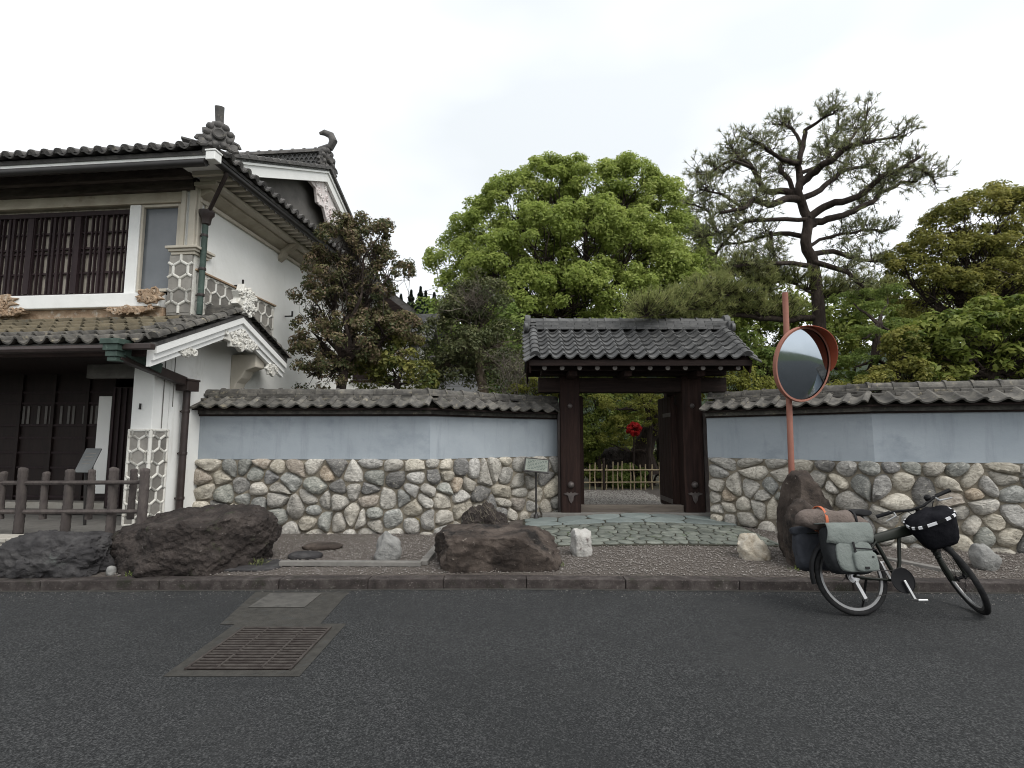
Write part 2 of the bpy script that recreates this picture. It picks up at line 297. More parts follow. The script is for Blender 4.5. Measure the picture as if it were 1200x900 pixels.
def pantile(name,w,l,th,m,dip=.035,roll=.03,n=9):
    """S-shaped roof tile: x across, y up the slope, z out of the roof"""
    pr=[]
    for i in range(n+1):
        x=w*1.06*i/n; t=x/w
        z=-dip*math.sin(math.pi*min(1,t/.68)) if t<.68 else roll*math.sin(math.pi*min(1,(t-.68)/.38))
        pr.append((x,z+dip))
    b=MB(); k=n+1
    vs=[(x,0,z+th) for x,z in pr]+[(x,l,z+th*.4) for x,z in pr]+[(x,0,z) for x,z in pr]+[(x,l,z-th*.6) for x,z in pr]
    fs=[]
    for i in range(n):
        fs+=[(i,i+1,k+i+1,k+i),(2*k+i+1,2*k+i,3*k+i,3*k+i+1),(2*k+i,2*k+i+1,i+1,i)]
    fs+=[(2*k,0,k,3*k),(k-1,3*k-1,4*k-1,2*k-1)]
    return b.add(vs,fs).mesh(name,m,True,ang=35)
def halfround(name,r,l,m,n=8,lip=True):
    """round cover tile, x along its length"""
    b=MB(); rings=[(0,r*1.16),(.035,r*1.16),(.04,r),(l+.012,r*.94)] if lip else [(0,r),(l,r)]
    vs=[];k=n+1
    for x,q in rings:
        for j in range(k):
            a=math.pi*j/n; vs.append((x,-math.cos(a)*q,math.sin(a)*q))
    fs=[(i*k+j,i*k+j+1,(i+1)*k+j+1,(i+1)*k+j) for i in range(len(rings)-1) for j in range(n)]
    fs+=[tuple(range(k)),tuple((len(rings)-1)*k+j for j in range(k))[::-1]]
    return b.add(vs,fs).mesh(name,m,True,ang=50)
def slabmesh(name,l,w,t,m,ch=.006):
    b=MB(); vs=[(0,0,0),(l,0,0),(l,w,0),(0,w,0),(0,0,t-ch),(l,0,t-ch),(l,w,t-ch),(0,w,t-ch),(ch,ch,t),(l-ch,ch,t),(l-ch,w-ch,t),(ch,w-ch,t)]
    return b.add(vs,[(0,3,2,1),(0,1,5,4),(1,2,6,5),(2,3,7,6),(3,0,4,7),(4,5,9,8),(5,6,10,9),(6,7,11,10),(7,4,8,11),(8,9,10,11)]).mesh(name,m)
def rock(name,c,size,mt,parent=None,seed=0,planes=(),amp=.12,freq=1.6,sub=5,rotz=0,sq=2.6,fine=.03):
    bm=bmesh.new(); bmesh.ops.create_icosphere(bm,subdivisions=sub,radius=1); off=Vector((seed*7.3,seed*3.1,seed*1.7)); c=Vector(c)
    for v in bm.verts:
        d=v.co.normalized(); k=(abs(d.x)**sq+abs(d.y)**sq+abs(d.z)**sq)**(-1/sq); p=d*k
        for n,h in planes:
            n=Vector(n).normalized(); q=p.dot(n)-h
            if q>0: p=p-n*q*.93
        w_=Vector((p.x*size[0],p.y*size[1],p.z*size[2]))/max(size); p=p+d*(mnoise.fractal(w_*freq*1.2+off,.9,2.1,5)*amp)+d*(mnoise.turbulence(w_*freq*5+off,4,True)-.5)*fine
        rg_=1-abs(mnoise.noise(w_*freq*2.6+off*1.3)); p=p*(1+(rg_-.7)*amp*.55)
        q=Vector((p.x*size[0],p.y*size[1],p.z*size[2]))
        if rotz: q=Matrix.Rotation(rotz,3,'Z')@q
        v.co=q
    me=bpy.data.meshes.new(name); bm.to_mesh(me); bm.free(); me.polygons.foreach_set('use_smooth',[True]*len(me.polygons)); me.set_sharp_from_angle(angle=R(50)); me.materials.append(mt)
    o=link(name,me,parent); o.location=c-(WOFF[parent] if parent is not None else Vector((0,0,0))); return o
# ------------------------------------------------------------------ setting: ground, road, kerb, bed
KX=[(-60,5.2),(-5.2,5.62),(0,5.715),(5.1,5.56),(60,4.6)]
def ky(x):
    for (a,b),(c,d) in zip(KX,KX[1:]):
        if x<=c: return b+(d-b)*(x-a)/(c-a)
    return KX[-1][1]
def zg(x,y):
    t=max(0,min(1,(y-5.75)/3.3)); return .100+.035*max(0,min(1,(y-5.78)/.45))+.047*t+.125*math.exp(-((x-2.0)/1.5)**2)*t**1.5
b=MB(); b.box(-700,700,-700,900,-1.2,-.06)
tag(b.build('ground',M['field']),'grassy ground sheet under the whole street and gardens',None,None,'structure')
b=MB(); xs=[-60,-30,-12,-5.2,0,5.1,12,30,60]; b.add([(x,-9,0) for x in xs]+[(x,ky(x),0) for x in xs],[(i,i+1,len(xs)+i+1,len(xs)+i) for i in range(len(xs)-1)])
tag(b.build('road',M['asphalt']),'dark grey asphalt road running along the kerb',None,None,'structure')
kerb=thing('kerb',(0,5.7,0),'low maroon stone kerb between the road and the gravel bed',None,None,'structure')
x=-14.0; rk=random.Random(3)
cuts=[-14,-12.3,-10.6,-8.9,-7.2,-5.9,-4.86,-3.65,-2.42,-1.5,-.72,.15,1.18,2.35,3.5,4.62,5.75,6.9,8.1,9.3,10.5]
for a,c in zip(cuts,cuts[1:]):
    b=MB(); dz=rk.uniform(-.004,.004); g=.003
    p=[(a+g,ky(a)),(c-g,ky(c)),(c-g,ky(c)+.17),(a+g,ky(a)+.17)]
    b.prism([(u,v+.004*rk.uniform(-1,1),-.05) for u,v in p],(0,0,.152+dz)); b.build('kerb_stone',M['kerb'],kerb,bevel=.009)
b=MB(); b.box(-14,10.5,5.0,5.86,-.3,-.055)
# gutter line of grit at the kerb foot
b=MB(); gx=np.linspace(-9,7,65)
b.add([(x,ky(x)-.02-.05*(.5+.5*mnoise.noise(Vector((x*2.1,0,0)))),.004) for x in gx]+[(x,ky(x)+.002,.006) for x in gx],[(i,i+1,65+i+1,65+i) for i in range(64)])
tag(b.build('gutter_grit',M['patch']),'thin line of grit where road meets the kerb foot',None,None,'structure')
# gravel bed as a gently rising sheet
b=MB(); nx,ny=110,26; vs=[]
for j in range(ny+1):
    for i in range(nx+1):
        x=-9+i*19.0/nx; y0=ky(x)+.16; y=y0+(9.45-y0)*j/ny
        vs.append((x,y,zg(x,y)-.004+.006*mnoise.noise(Vector((x*2,y*2,0)))+(0 if j>0 else -.010)))
b.add(vs,[(j*(nx+1)+i,j*(nx+1)+i+1,(j+1)*(nx+1)+i+1,(j+1)*(nx+1)+i) for j in range(ny) for i in range(nx)])
tag(b.build('gravel_bed',M['gravel'],smooth=True),'brown gravel bed between kerb and stone wall',None,None,'structure')
b=MB(); b.add([(-40,9.42,.27),(40,9.42,.27),(40,80,.3),(-40,80,.3)],[(0,1,2,3)])
tag(b.build('garden_ground',M['earth']),'garden earth behind the walls',None,None,'structure')
b=MB(); b.add([(.9,9.3,.292),(3.3,9.3,.292),(4.0,13.6,.30),(.2,13.6,.30)],[(0,1,2,3)])
tag(b.build('garden_path',M['gravel']),'grey gravel path inside the gate',None,None,'structure')
# loose pebbles
def pebbles(name,pts,m,label,smin=.006,smax=.014):
    n=len(pts); r=RNG.uniform(smin,smax,n); base=np.array([(1,0,0),(-1,0,0),(0,1,0),(0,-1,0),(0,0,.6),(0,0,-.6)],float)
    ang=RNG.uniform(0,6.28,n); c,s=np.cos(ang),np.sin(ang); st=RNG.uniform(.7,1.4,(n,1))
    bx=base[None,:,0]*st; by=np.broadcast_to(base[None,:,1],bx.shape)
    X=(bx*c[:,None]-by*s[:,None])*r[:,None]; Y=(bx*s[:,None]+by*c[:,None])*r[:,None]; Z=base[None,:,2]*r[:,None]*RNG.uniform(.6,1.2,(n,1))
    v=np.stack([X,Y,Z],2)+np.array(pts)[:,None,:]
    f=np.array([(0,2,4),(2,1,4),(1,3,4),(3,0,4)]); F_=(f[None]+6*np.arange(n)[:,None,None]).reshape(-1,3)
    me=bpy.data.meshes.new(name); me.vertices.add(n*6); me.vertices.foreach_set('co',v.reshape(-1)); me.loops.add(len(F_)*3); me.loops.foreach_set('vertex_index',F_.reshape(-1).astype(np.int32))
    me.polygons.add(len(F_)); me.polygons.foreach_set('loop_start',np.arange(0,len(F_)*3,3,dtype=np.int32)); me.update(calc_edges=True); me.materials.append(m)
    o=link(name,me); tag(o,label,None,None,'stuff'); return o
def scatter(n,x0,x1,y0,y1,zf):
    xs=RNG.uniform(x0,x1,n); ys=RNG.uniform(y0,y1,n); return [(x,y,zf(x,y)+.003) for x,y in zip(xs,ys) if y>ky(x)+.18]
def in_pave(x,y): return .30<x<3.45 and 7.05<y<9.2
PB=[p for p in scatter(26000,-4.3,7.5,5.7,8.4,zg) if not in_pave(p[0],p[1])]
pebbles('gravel',PB,M['pebble'],'small brown gravel stones loose on the bed before the wall')
PB=[p for p in scatter(5000,-4.3,7.5,5.7,8.4,zg) if not in_pave(p[0],p[1])]
pebbles('pale_gravel',PB,M['pebble2'],'scattered pale gravel stones on the bed before the wall',.005,.011)
pebbles('path_gravel',[(RNG.uniform(1.1+.0,3.2),y,.297) for y in RNG.uniform(9.45,13.2,9000)],M['pebble2'],'grey gravel stones of the path inside the gate',.007,.015)
pebbles('road_grit',[(x,ky(x)-abs(RNG.normal(0,.22)),.003) for x in RNG.uniform(-6,6.5,1500)],M['pebble2'],'fine pale grit lying along the road edge',.002,.005)
# road covers
g=thing('drain_grate',(-1.85,4.15,.004),'rusty slotted steel grate set in the road before the boulders','drain grate')
b=MB(); b.add([(-2.30,3.66,.004),(-1.40,3.66,.004),(-1.40,4.66,.004),(-2.34,4.66,.004)],[(0,1,2,3)]); b.build('concrete_surround',M['patch'],g)
b=MB(); b.add([(-2.19,3.755,.007),(-1.50,3.755,.007),(-1.515,4.545,.007),(-2.21,4.545,.007)],[(0,1,2,3)]); b.build('pit_shade',M['black'],g)  # black sheet just above the road, painted in place of the pit's shade
nb=17
for i in range(nb):
    y=3.77+i*.77/(nb-1); b=MB(); b.box(-2.195,-1.505,y-.014,y+.014,.010,.015); o=b.build('grate_bar',M['iron'],g)
b=MB()
for x in (-2.205,-1.498): b.box(x-.009,x+.009,3.75,4.55,.008,.0178)
for x in (-2.0,-1.7): b.box(x-.008,x+.008,3.76,4.54,.008,.0168)
b.build('grate_frame',M['iron'],g)
g=thing('manhole_cover',(-2.4,5.2,.004),'small rectangular concrete cover in the road beside the kerb','manhole cover')
b=MB(); b.add([(-2.46,4.64,.0042),(-1.62,4.64,.0042),(-1.66,5.60,.0042),(-2.62,5.60,.0042)],[(0,1,2,3)]); b.build('worn_surround',M['patch'],g)
b=MB(); b.box(-2.44,-1.92,5.08,5.52,.006,.012); b.build('cover_plate',M['cover'],g,bevel=.003)
# ------------------------------------------------------------------ paving before the gate
pv=thing('stone_paving',(1.9,7.1,.18),'greenish crazy paving apron rising to the gate',None,None,'structure')
b=MB(); nx,ny=24,12; vs=[]
for j in range(ny+1):
    for i in range(nx+1):
        x=.18+i*3.35/nx; y=7.03+j*2.15/ny; vs.append((x,y,zg(x,y)+.012))
b.add(vs,[(j*(nx+1)+i,j*(nx+1)+i+1,(j+1)*(nx+1)+i+1,(j+1)*(nx+1)+i) for j in range(ny) for i in range(nx)])
b.add([(.18,7.03,.05),(3.53,7.03,.05),(3.53,7.03,zg(3.5,7.03)+.012)]+[(2.0,7.03,zg(2,7.03)+.012),(.18,7.03,zg(.2,7.03)+.012)],[(0,1,2,3,4)])
b.build('paving_bed',M['pavebed'],pv)
def flat_stone(poly,name,m,parent,h=.024,g=.012,zf=zg):
    q,c=shrink(poly,g); q=chaikin(q,1); k=len(q); q2,_=shrink(q,.012); vs=[];fs=[]
    dz=RNG.uniform(0,.008)
    for (x,y),d in [(p,.005) for p in q]+[(p,h*.75+dz) for p in q]+[(p,h+dz) for p in q2]: vs.append((x,y,zf(x,y)+d))
    for r in range(2):
        for i in range(k): fs.append((r*k+i,r*k+(i+1)%k,(r+1)*k+(i+1)%k,(r+1)*k+i))
    fs.append(tuple(range(2*k,3*k))); MB().add(vs,fs).build(name,m,parent,smooth=True,ang=30)
rg=random.Random(11)
seeds=jitter_seeds(.2,3.5,7.05,8.32,.185,.17,rg,.3)
for s,p in voronoi(seeds,.2,3.5,7.05,8.32,.6): flat_stone(p,'paving_stone',M['pave'],pv)
for s,p in voronoi(jitter_seeds(.2,3.5,8.33,8.98,.62,.33,rg,.2),.2,3.5,8.33,8.98,1.6): flat_stone(p,'paving_slab',M['slab'],pv,h=.026)
b=MB(); b.prism([(.5,8.99,zg(.6,9)-.02),(3.42,8.99,zg(3.4,9)-.02),(3.42,9.16,zg(3.4,9)-.02),(.5,9.16,zg(.6,9)-.02)],(0,0,.105)); b.build('threshold_stone',M['concrete'],pv,bevel=.01)
# edging strips
def strip(pts,w,h,label,zf=zg):
    t=thing('edging_strip',(*pts[0],zf(*pts[0])),label,'edging')
    for a,c in zip(pts,pts[1:]):
        a=Vector((*a,zf(*a)+h/2));c=Vector((*c,zf(*c)+h/2)); b=MB(); b.bar(a,c,w,h); b.build('edging_stone',M['concrete'],t,bevel=.006)
strip([(-2.62,6.16),(-1.02,6.14)],.09,.05,'grey concrete edging strip along the gravel before the round rocks')
strip([(-1.0,6.16),(-.96,6.95)],.09,.05,'short grey edging strip running back beside the flat-topped boulder')
strip([(4.15,6.75),(4.86,5.78)],.10,.04,'slanting grey edging strip in the gravel behind the bicycle')
# ------------------------------------------------------------------ garden walls
class Path:
    def __init__(s,pts):
        s.p=[Vector(q) for q in pts]; s.L=[0]
        for a,b in zip(s.p,s.p[1:]): s.L.append(s.L[-1]+(b-a).length)
    def seg(s,t):
        for i in range(len(s.p)-1):
            if t<=s.L[i+1] or i==len(s.p)-2: return i
    def at(s,t):
        i=s.seg(t); a,b=s.p[i],s.p[i+1]; d=(b-a).normalized(); q=a+d*(t-s.L[i]); return q,d,Vector((d.y,-d.x))
    def off(s,t,o):
        """offset to the street side, mitred at the bends"""
        i=s.seg(t); q,d,n=s.at(t)
        for k in range(1,len(s.p)-1):
            if abs(t-s.L[k])<1e-6:
                n0=s.at(t-1e-4)[2]; n1=s.at(t+1e-4)[2]; m=(n0+n1); m=m*(2/m.dot(m)); return q+m*o
        return q+n*o
def garden_wall(path,label,rng,zb=-.05,trange=None):
    s0,s1=0,path.L[-1]; q=path.at(s0)[0]
    w=thing('garden_wall',(q.x,q.y,0),label,'garden wall')
    kn=path.L
    def course(name,m,o0,o1,z0,z1,bevel=0):
        for a,c in zip(kn,kn[1:]):
            A0,A1,B0,B1=path.off(a,o0),path.off(a,o1),path.off(c,o0),path.off(c,o1)
            MB().prism([(A0.x,A0.y,z0),(B0.x,B0.y,z0),(B1.x,B1.y,z0),(A1.x,A1.y,z0)],(0,0,z1-z0)).build(name,m,w,bevel=bevel)
    course('mortar_core',M['mortar'],-.34,-.012,zb,1.25)
    course('plaster_panel',M['blue'],-.30,0,1.25,1.90)
    course('timber_rail',M['woodx'],-.32,.035,1.90,1.925)
    course('plaster_cove',M['tilemoss'],-.34,.06,1.925,1.985)
    course('eave_board',M['woodx'],-.50,.19,1.985,2.01)
    course('tile_bed',M['pavebed'],-.27,-.05,2.01,2.15)
    # stones
    T=s1-s0
    for s,p in voronoi(jitter_seeds(s0,s1,.02,1.265,.255,.19,rng,.46,.2),s0,s1,.02,1.265,1.0):
        q,c=shrink(p,rng.uniform(.0005,.008)); q=chaikin(q,2 if rng.random()<.6 else 1); k=len(q); zmax=max(a[1] for a in p)
        pc,d,n=path.at(max(s0,min(s1,c[0]))); dep=rng.uniform(.07,.125); vs=[];fs=[]; sd=Vector((rng.uniform(0,99),0,0))
        tlt=(rng.uniform(-.12,.12),rng.uniform(-.12,.12))
        def W3(a,z,o):
            t=max(s0+1e-3,min(s1-1e-3,a)); q2,d2,n2=path.at(t); q2=q2+d2*(a-t)+n2*o; return (q2.x,q2.y,z)
        for f,o in ((1,-.06),(1,-.01),(.93,.55),(.78,.86),(.45,1.0)):
            for a,z in q:
                aa=c[0]+(a-c[0])*f; zz=c[1]+(z-c[1])*f; oo=o if o<0 else o*dep
                oo+=(mnoise.noise(Vector((aa*9,zz*9,0))+sd)*.03+ (a-c[0])*tlt[0]+(z-c[1])*tlt[1] if o>0 else 0)
                vs.append(W3(aa,zz,oo-.035))
        for r in range(4):
            for i in range(k): fs.append((r*k+i,r*k+(i+1)%k,(r+1)*k+(i+1)%k,(r+1)*k+i))
        vs.append(W3(c[0],c[1],dep-.035)); fs+=[(4*k+i,4*k+(i+1)%k,5*k) for i in range(k)]
        mt=STM[rng.choices(range(5),(6,5,2.,1.5,.8))[0]]
        MB().add(vs,fs).build('wall_stone',mt,w,smooth=True,ang=42)
    # tile cap
    for i,(a,c) in enumerate(zip(kn,kn[1:])):
        qa,d,n=path.at(a+1e-4); D=Vector((d.x,d.y,0)); NN=Vector((n.x,n.y,0))
        ln=c-a
        nt=max(1,round(ln/.235)); tw=ln/nt
        mt=pantile('tile',tw,.34,.024,M['tilemoss'],.030,.026)
        for side in (1,-1):
            Ns=NN*side; Ds=D*side; yd=(-Ns*.27+Vector((0,0,.135)))
            for k in range(nt):
                o=path.p[i]+(d*(tw*k) if side>0 else d*(tw*(k+1))); o=Vector((o.x,o.y,0))+ (Ns*.235 if side>0 else Ns*.535) +Vector((0,0,2.005+rng.uniform(-.006,.006)))
                inst('tile',mt,w,o,Ds+Vector((0,0,rng.uniform(-.03,.03))),yd)
        ns=max(1,round(ln/.29)); sw=ln/ns
        for lay,(o0,o1,z0,t) in enumerate(((.015,-.315,2.135,.038),(-.02,-.28,2.175,.036),(-.045,-.255,2.213,.034))):
            ms=slabmesh('ridge_slab',sw-.008,o0-o1,t,M['tilemoss'])
            for k in range(ns):
                sh=(.5*(lay%2))*sw; u=min(ln-sw,sw*k+sh) if sh else sw*k
                q=path.p[i]+d*u+n*o0; inst('ridge_slab',ms,w,(q.x,q.y,z0+rng.uniform(-.004,.004)),D+Vector((0,0,rng.uniform(-.012,.012))),-NN)
        mr=halfround('ridge_tile',.082,sw,M['tilemoss'])
        for k in range(ns):
            q=path.p[i]+d*(sw*k)-n*.15; inst('ridge_tile',mr,w,(q.x,q.y,2.245+rng.uniform(-.004,.004)),D,-NN)
    return w
LW=Path([(-4.80,8.05),(-1.23,8.0),(0,9.0),(.86,9.48)])
lw=garden_wall(LW,'long blue-grey plaster wall on a rubble stone base left of the gate',random.Random(5))
RW=Path([(3.23,8.80),(4.87,7.17),(8.3,6.15)])
rw=garden_wall(RW,'blue-grey plaster wall with a sharp corner on stone base right of the gate',random.Random(8))
b=MB(); b.box(-4.90,-4.79,7.93,8.3,.1,1.90); b.box(-4.92,-4.76,7.90,8.3,1.80,1.905); b.build('end_pilaster',M['plaster'],lw,bevel=.006)
# ------------------------------------------------------------------ gate
gate=thing('roofed_gate',(2.05,9.25,.29),'dark timber gate with a grey tiled roof standing between the garden walls','gate')
def V(*a): return Vector(a)
for x0,x1 in ((.835,1.165),(2.93,3.27)):
    b=MB(); b.box(x0,x1,9.10,9.42,.28,2.72); post=b.build('post',M['wood'],gate,bevel=.012)
    xm=(x0+x1)/2
    b=MB(); b.lathe([(.0,.055),(.03,.05),(.05,.03),(.058,0)],(xm,9.10,.78),(0,-1,0),14); b.build('boss',M['bronze'],post,smooth=True)
    b=MB(); b.prism([(xm-.13,9.10,.63),(xm-.05,9.10,.60),(xm-.035,9.10,.52),(xm,9.10,.47),(xm+.035,9.10,.52),(xm+.05,9.10,.60),(xm+.13,9.10,.63),(xm+.06,9.10,.655),(xm+.02,9.10,.64),(xm,9.10,.67),(xm-.02,9.10,.64),(xm-.06,9.10,.655)],(0,-.014,0)); b.build('wing_fitting',M['bronze'],post)
    b=MB(); b.lathe([(0,.03),(.025,.026),(.04,.012),(.043,0)],(xm,9.10,2.12),(0,-1,0),12); b.build('boss',M['bronze'],post,smooth=True)
for x in (.93,3.02):
    b=MB(); b.box(x,x+.2,10.3,10.5,.28,2.5); b.build('rear_post',M['wood'],gate,bevel=.01)
    b=MB(); b.box(x+.04,x+.16,9.43,10.29,2.2,2.36); b.build('tie_beam',M['woodx'],gate,bevel=.008)
b=MB(); b.box(3.29,3.37,9.14,9.32,.25,2.05); b.build('side_board',M['fencewood'],gate,bevel=.005)
b=MB(); b.box(.80,.832,9.2,9.4,.25,2.0); b.build('side_board',M['fencewood'],gate,bevel=.004)
b=MB(); b.box(1.17,2.925,9.16,9.32,.30,.43); b.build('sill',M['sillwood'],gate,bevel=.008)
b=MB(); b.box(.46,3.72,9.12,9.40,2.36,2.62); b.build('lintel',M['woodx'],gate,bevel=.012)
b=MB(); b.box(.5,3.68,9.0,9.2,2.64,2.80); b.build('lintel',M['woodx'],gate,bevel=.012)
b=MB(); b.box(.30,3.80,8.62,8.74,2.68,2.80); b.build('eave_purlin',M['woodx'],gate,bevel=.01)
for x in (1.0,1.9,3.1):
    b=MB(); b.box(x-.07,x+.07,8.6,10.0,2.58,2.675); b.build('cross_arm',M['wood'],gate,bevel=.01)
EZ,EY,RZ,RY=2.83,8.36,3.47,9.30
sl=Vector((0,RY-EY,RZ-EZ)).normalized(); nrm=Vector((1,0,0)).cross(sl)
# roof: deck, rafters, tiles
roof=None
b=MB()
x0,x1=.24,3.86
b.prism([(x0+.03,EY,EZ-.03),(x0+.03,RY,RZ-.03),(x0+.03,2*RY-EY,EZ-.03),(x0+.03,2*RY-EY,EZ-.075),(x0+.03,RY,RZ-.09),(x0+.03,EY,EZ-.075)],(x1-x0-.06,0,0)); roof=b.build('roof',M['wood'],gate)
b=MB(); b.box(x0+.03,x1-.03,EY-.012,EY+.03,EZ-.115,EZ-.02); b.build('eave_board',M['woodx'],roof,bevel=.005)
for i in range(12):
    x=.52+i*(3.62-.52)/11; b=MB(); a=V(x,EY+.04,EZ-.14); b.bar(a,V(x,RY,RZ-.15),.07,.08); b.build('rafter',M['wood'],roof)
    b=MB(); b.lathe([(.038,0),(.038,.012),(0,.016)],(x,EY+.04,EZ-.145),(0,-1,0),10); b.build('rafter_cap',M['cap'],roof,smooth=True)
nc=15; tw=(x1-x0-.34)/nc; tm=pantile('tile',tw,.23,.026,M['tile'],.04,.042); nr=7; ln=(V(0,RY,RZ)-V(0,EY,EZ)).length; ex=ln/nr
for r in range(nr):
    for c in range(nc):
        o=V(x0+.17+c*tw,EY-.04,EZ-.022)+sl*(ex*r)+nrm*(.012+random.uniform(-.003,.004))
        inst('tile',tm,roof,o,(1,random.uniform(-.012,.012),random.uniform(-.02,.02)),sl-nrm*.10)
hr=halfround('verge_tile',.075,.185,M['tile'])
for xx in (x0+.13,x1-.13):
    for r in range(nr):
        o=V(xx,EY-.05,EZ+.02)+sl*(ex*r)+nrm*.02; inst('verge_tile',hr,roof,o,sl,(-1,0,0))
# hanging verge tiles at both gable edges
vt=slabmesh('edge_tile',.2,.16,.022,M['tile'])
for xx,dx in ((x0+.10,-1),(x1-.10,1)):
    for r in range(nr+1):
        for hh in (0,):
            o=V(xx,EY-.06,EZ+.0)+sl*(ex*r*.97)+nrm*.02
            if dx>0: inst('edge_tile',vt,roof,o,V(.75,-.12,-.42),sl-nrm*.12)
            else: inst('edge_tile',vt,roof,o+V(-.13,-.02,-.085),V(.75,.0,.48),sl-nrm*.12)
b=MB()
for c in range(nc+1):
    b.tube([V(x0+.17+c*tw,2*RY-EY+.03,EZ+.02),V(x0+.17+c*tw,RY,RZ+.03)],.045,6)
b.add([(x0,2*RY-EY+.04,EZ),(x1,2*RY-EY+.04,EZ),(x1,RY,RZ+.01),(x0,RY,RZ+.01)],[(0,1,2,3)])
tag(b.build('rear_tiles',M['tile'],roof,smooth=True),kind='stuff')
zz=RZ+.0
for lay,(hw,t) in enumerate(((.17,.042),(.15,.04),(.135,.04),(.12,.038))):
    n=13; w=(x1-x0-.1)/n; ms=slabmesh('ridge_slab',w-.006,hw*2,t,M['tile'])
    for k in range(n):
        u=x0+.05+w*k+(.5*w if lay%2 and k<n-1 else 0); inst('ridge_slab',ms,roof,(u,RY-hw,zz+random.uniform(-.002,.002)),(1,0,random.uniform(-.006,.006)),(0,1,0))
    zz+=t
n=13; w=(x1-x0-.1)/n; ms=halfround('ridge_tile',.085,w,M['tile'])
for k in range(n): inst('ridge_tile',ms,roof,(x0+.05+w*k,RY,zz-.015),(1,0,0),(0,1,0))
for xx,d in ((x0+.02,-1),(x1-.02,1)):
    b=MB(); b.lathe([(.0,.03),(.11,.03),(.125,0),(.11,-.07),(0,-.07)],(xx,RY,zz+.01),(d,0,0),16); b.box(xx-.05,xx+.05,RY-.2,RY+.2,RZ-.05,zz-.02)
    b.lathe([(.0,.05),(.07,.05),(.08,0)],(xx,RY-.22,RZ+.02),(d,-.3,0),12)
    b.build('ridge_end_tile',M['tile'],roof,smooth=True,bevel=.006)
b=MB()
for xx in (x0+.04,x1-.04):
    b.prism([(xx,EY+.05,EZ-.09),(xx,RY,RZ-.08),(xx,RY,RZ-.26),(xx,EY+.1,EZ-.22)],(.03,0,0)); b.prism([(xx,2*RY-EY-.05,EZ-.09),(xx,RY+.001,RZ-.08),(xx,RY+.001,RZ-.26),(xx,2*RY-EY-.1,EZ-.22)],(.03,0,0))
b.build('barge_board',M['wood'],roof)
# open door leaf swung inwards
b=MB(); b.box(2.84,2.90,9.42,10.25,.34,2.32); d=b.build('door_leaf',M['wood'],gate,bevel=.006)
for k in range(5):
    b=MB(); b.box(2.822,2.838,9.44+k*.162,9.44+k*.162+.152,.36,2.3); b.build('door_plank',M['wood'],d,bevel=.004)
b=MB(); b.box(2.815,2.822,9.43,10.2,.42,.50); b.box(2.815,2.822,9.43,9.9,1.95,2.02); b.build('door_fitting',M['bronze'],d)
b=MB(); b.box(1.19,1.25,9.42,10.25,.34,2.32); d=b.build('door_leaf',M['wood'],gate,bevel=.006)
for k in range(5):
    b=MB(); b.box(1.252,1.268,9.44+k*.162,9.44+k*.162+.152,.36,2.3); b.build('door_plank',M['wood'],d,bevel=.004)
# ------------------------------------------------------------------ house
HA=R(5.5); HM=Matrix.Translation((-4.83,7.1,0))@Matrix.Rotation(-HA,4,'Z')
house=thing('merchant_house',None,'old two-storey white plaster merchant house with a lattice window and tiled roofs','house',matrix=HM)
def hpart(b,name,m,parent=None,**k): return b.build(name,m,parent or house,**k)
b=MB(); b.prism([(0,.30,.1),(0,9,.1),(0,9,5.42),(0,.6,5.42),(0,.6,3.25),(0,.30,2.9)],(-.2,0,0)); side=hpart(b,'side_wall',M['plaster'])
b=MB(); b.box(-.30,.003,0,.297,.42,2.86); pil=hpart(b,'corner_pillar',M['plaster'],bevel=.008)
b=MB(); b.box(.06,.068,.28,.29,2.0,2.75); b.tube([(.012,.17,1.7),(.012,.17,2.8)],.006,5); hpart(b,'cable',M['concrete'],pil)
b=MB(); b.box(-.17,-.16,-.03,0,1.95,2.03); b.box(-.17,-.16,-.035,-.005,1.95,1.965); hpart(b,'hook',M['gutter'],pil)
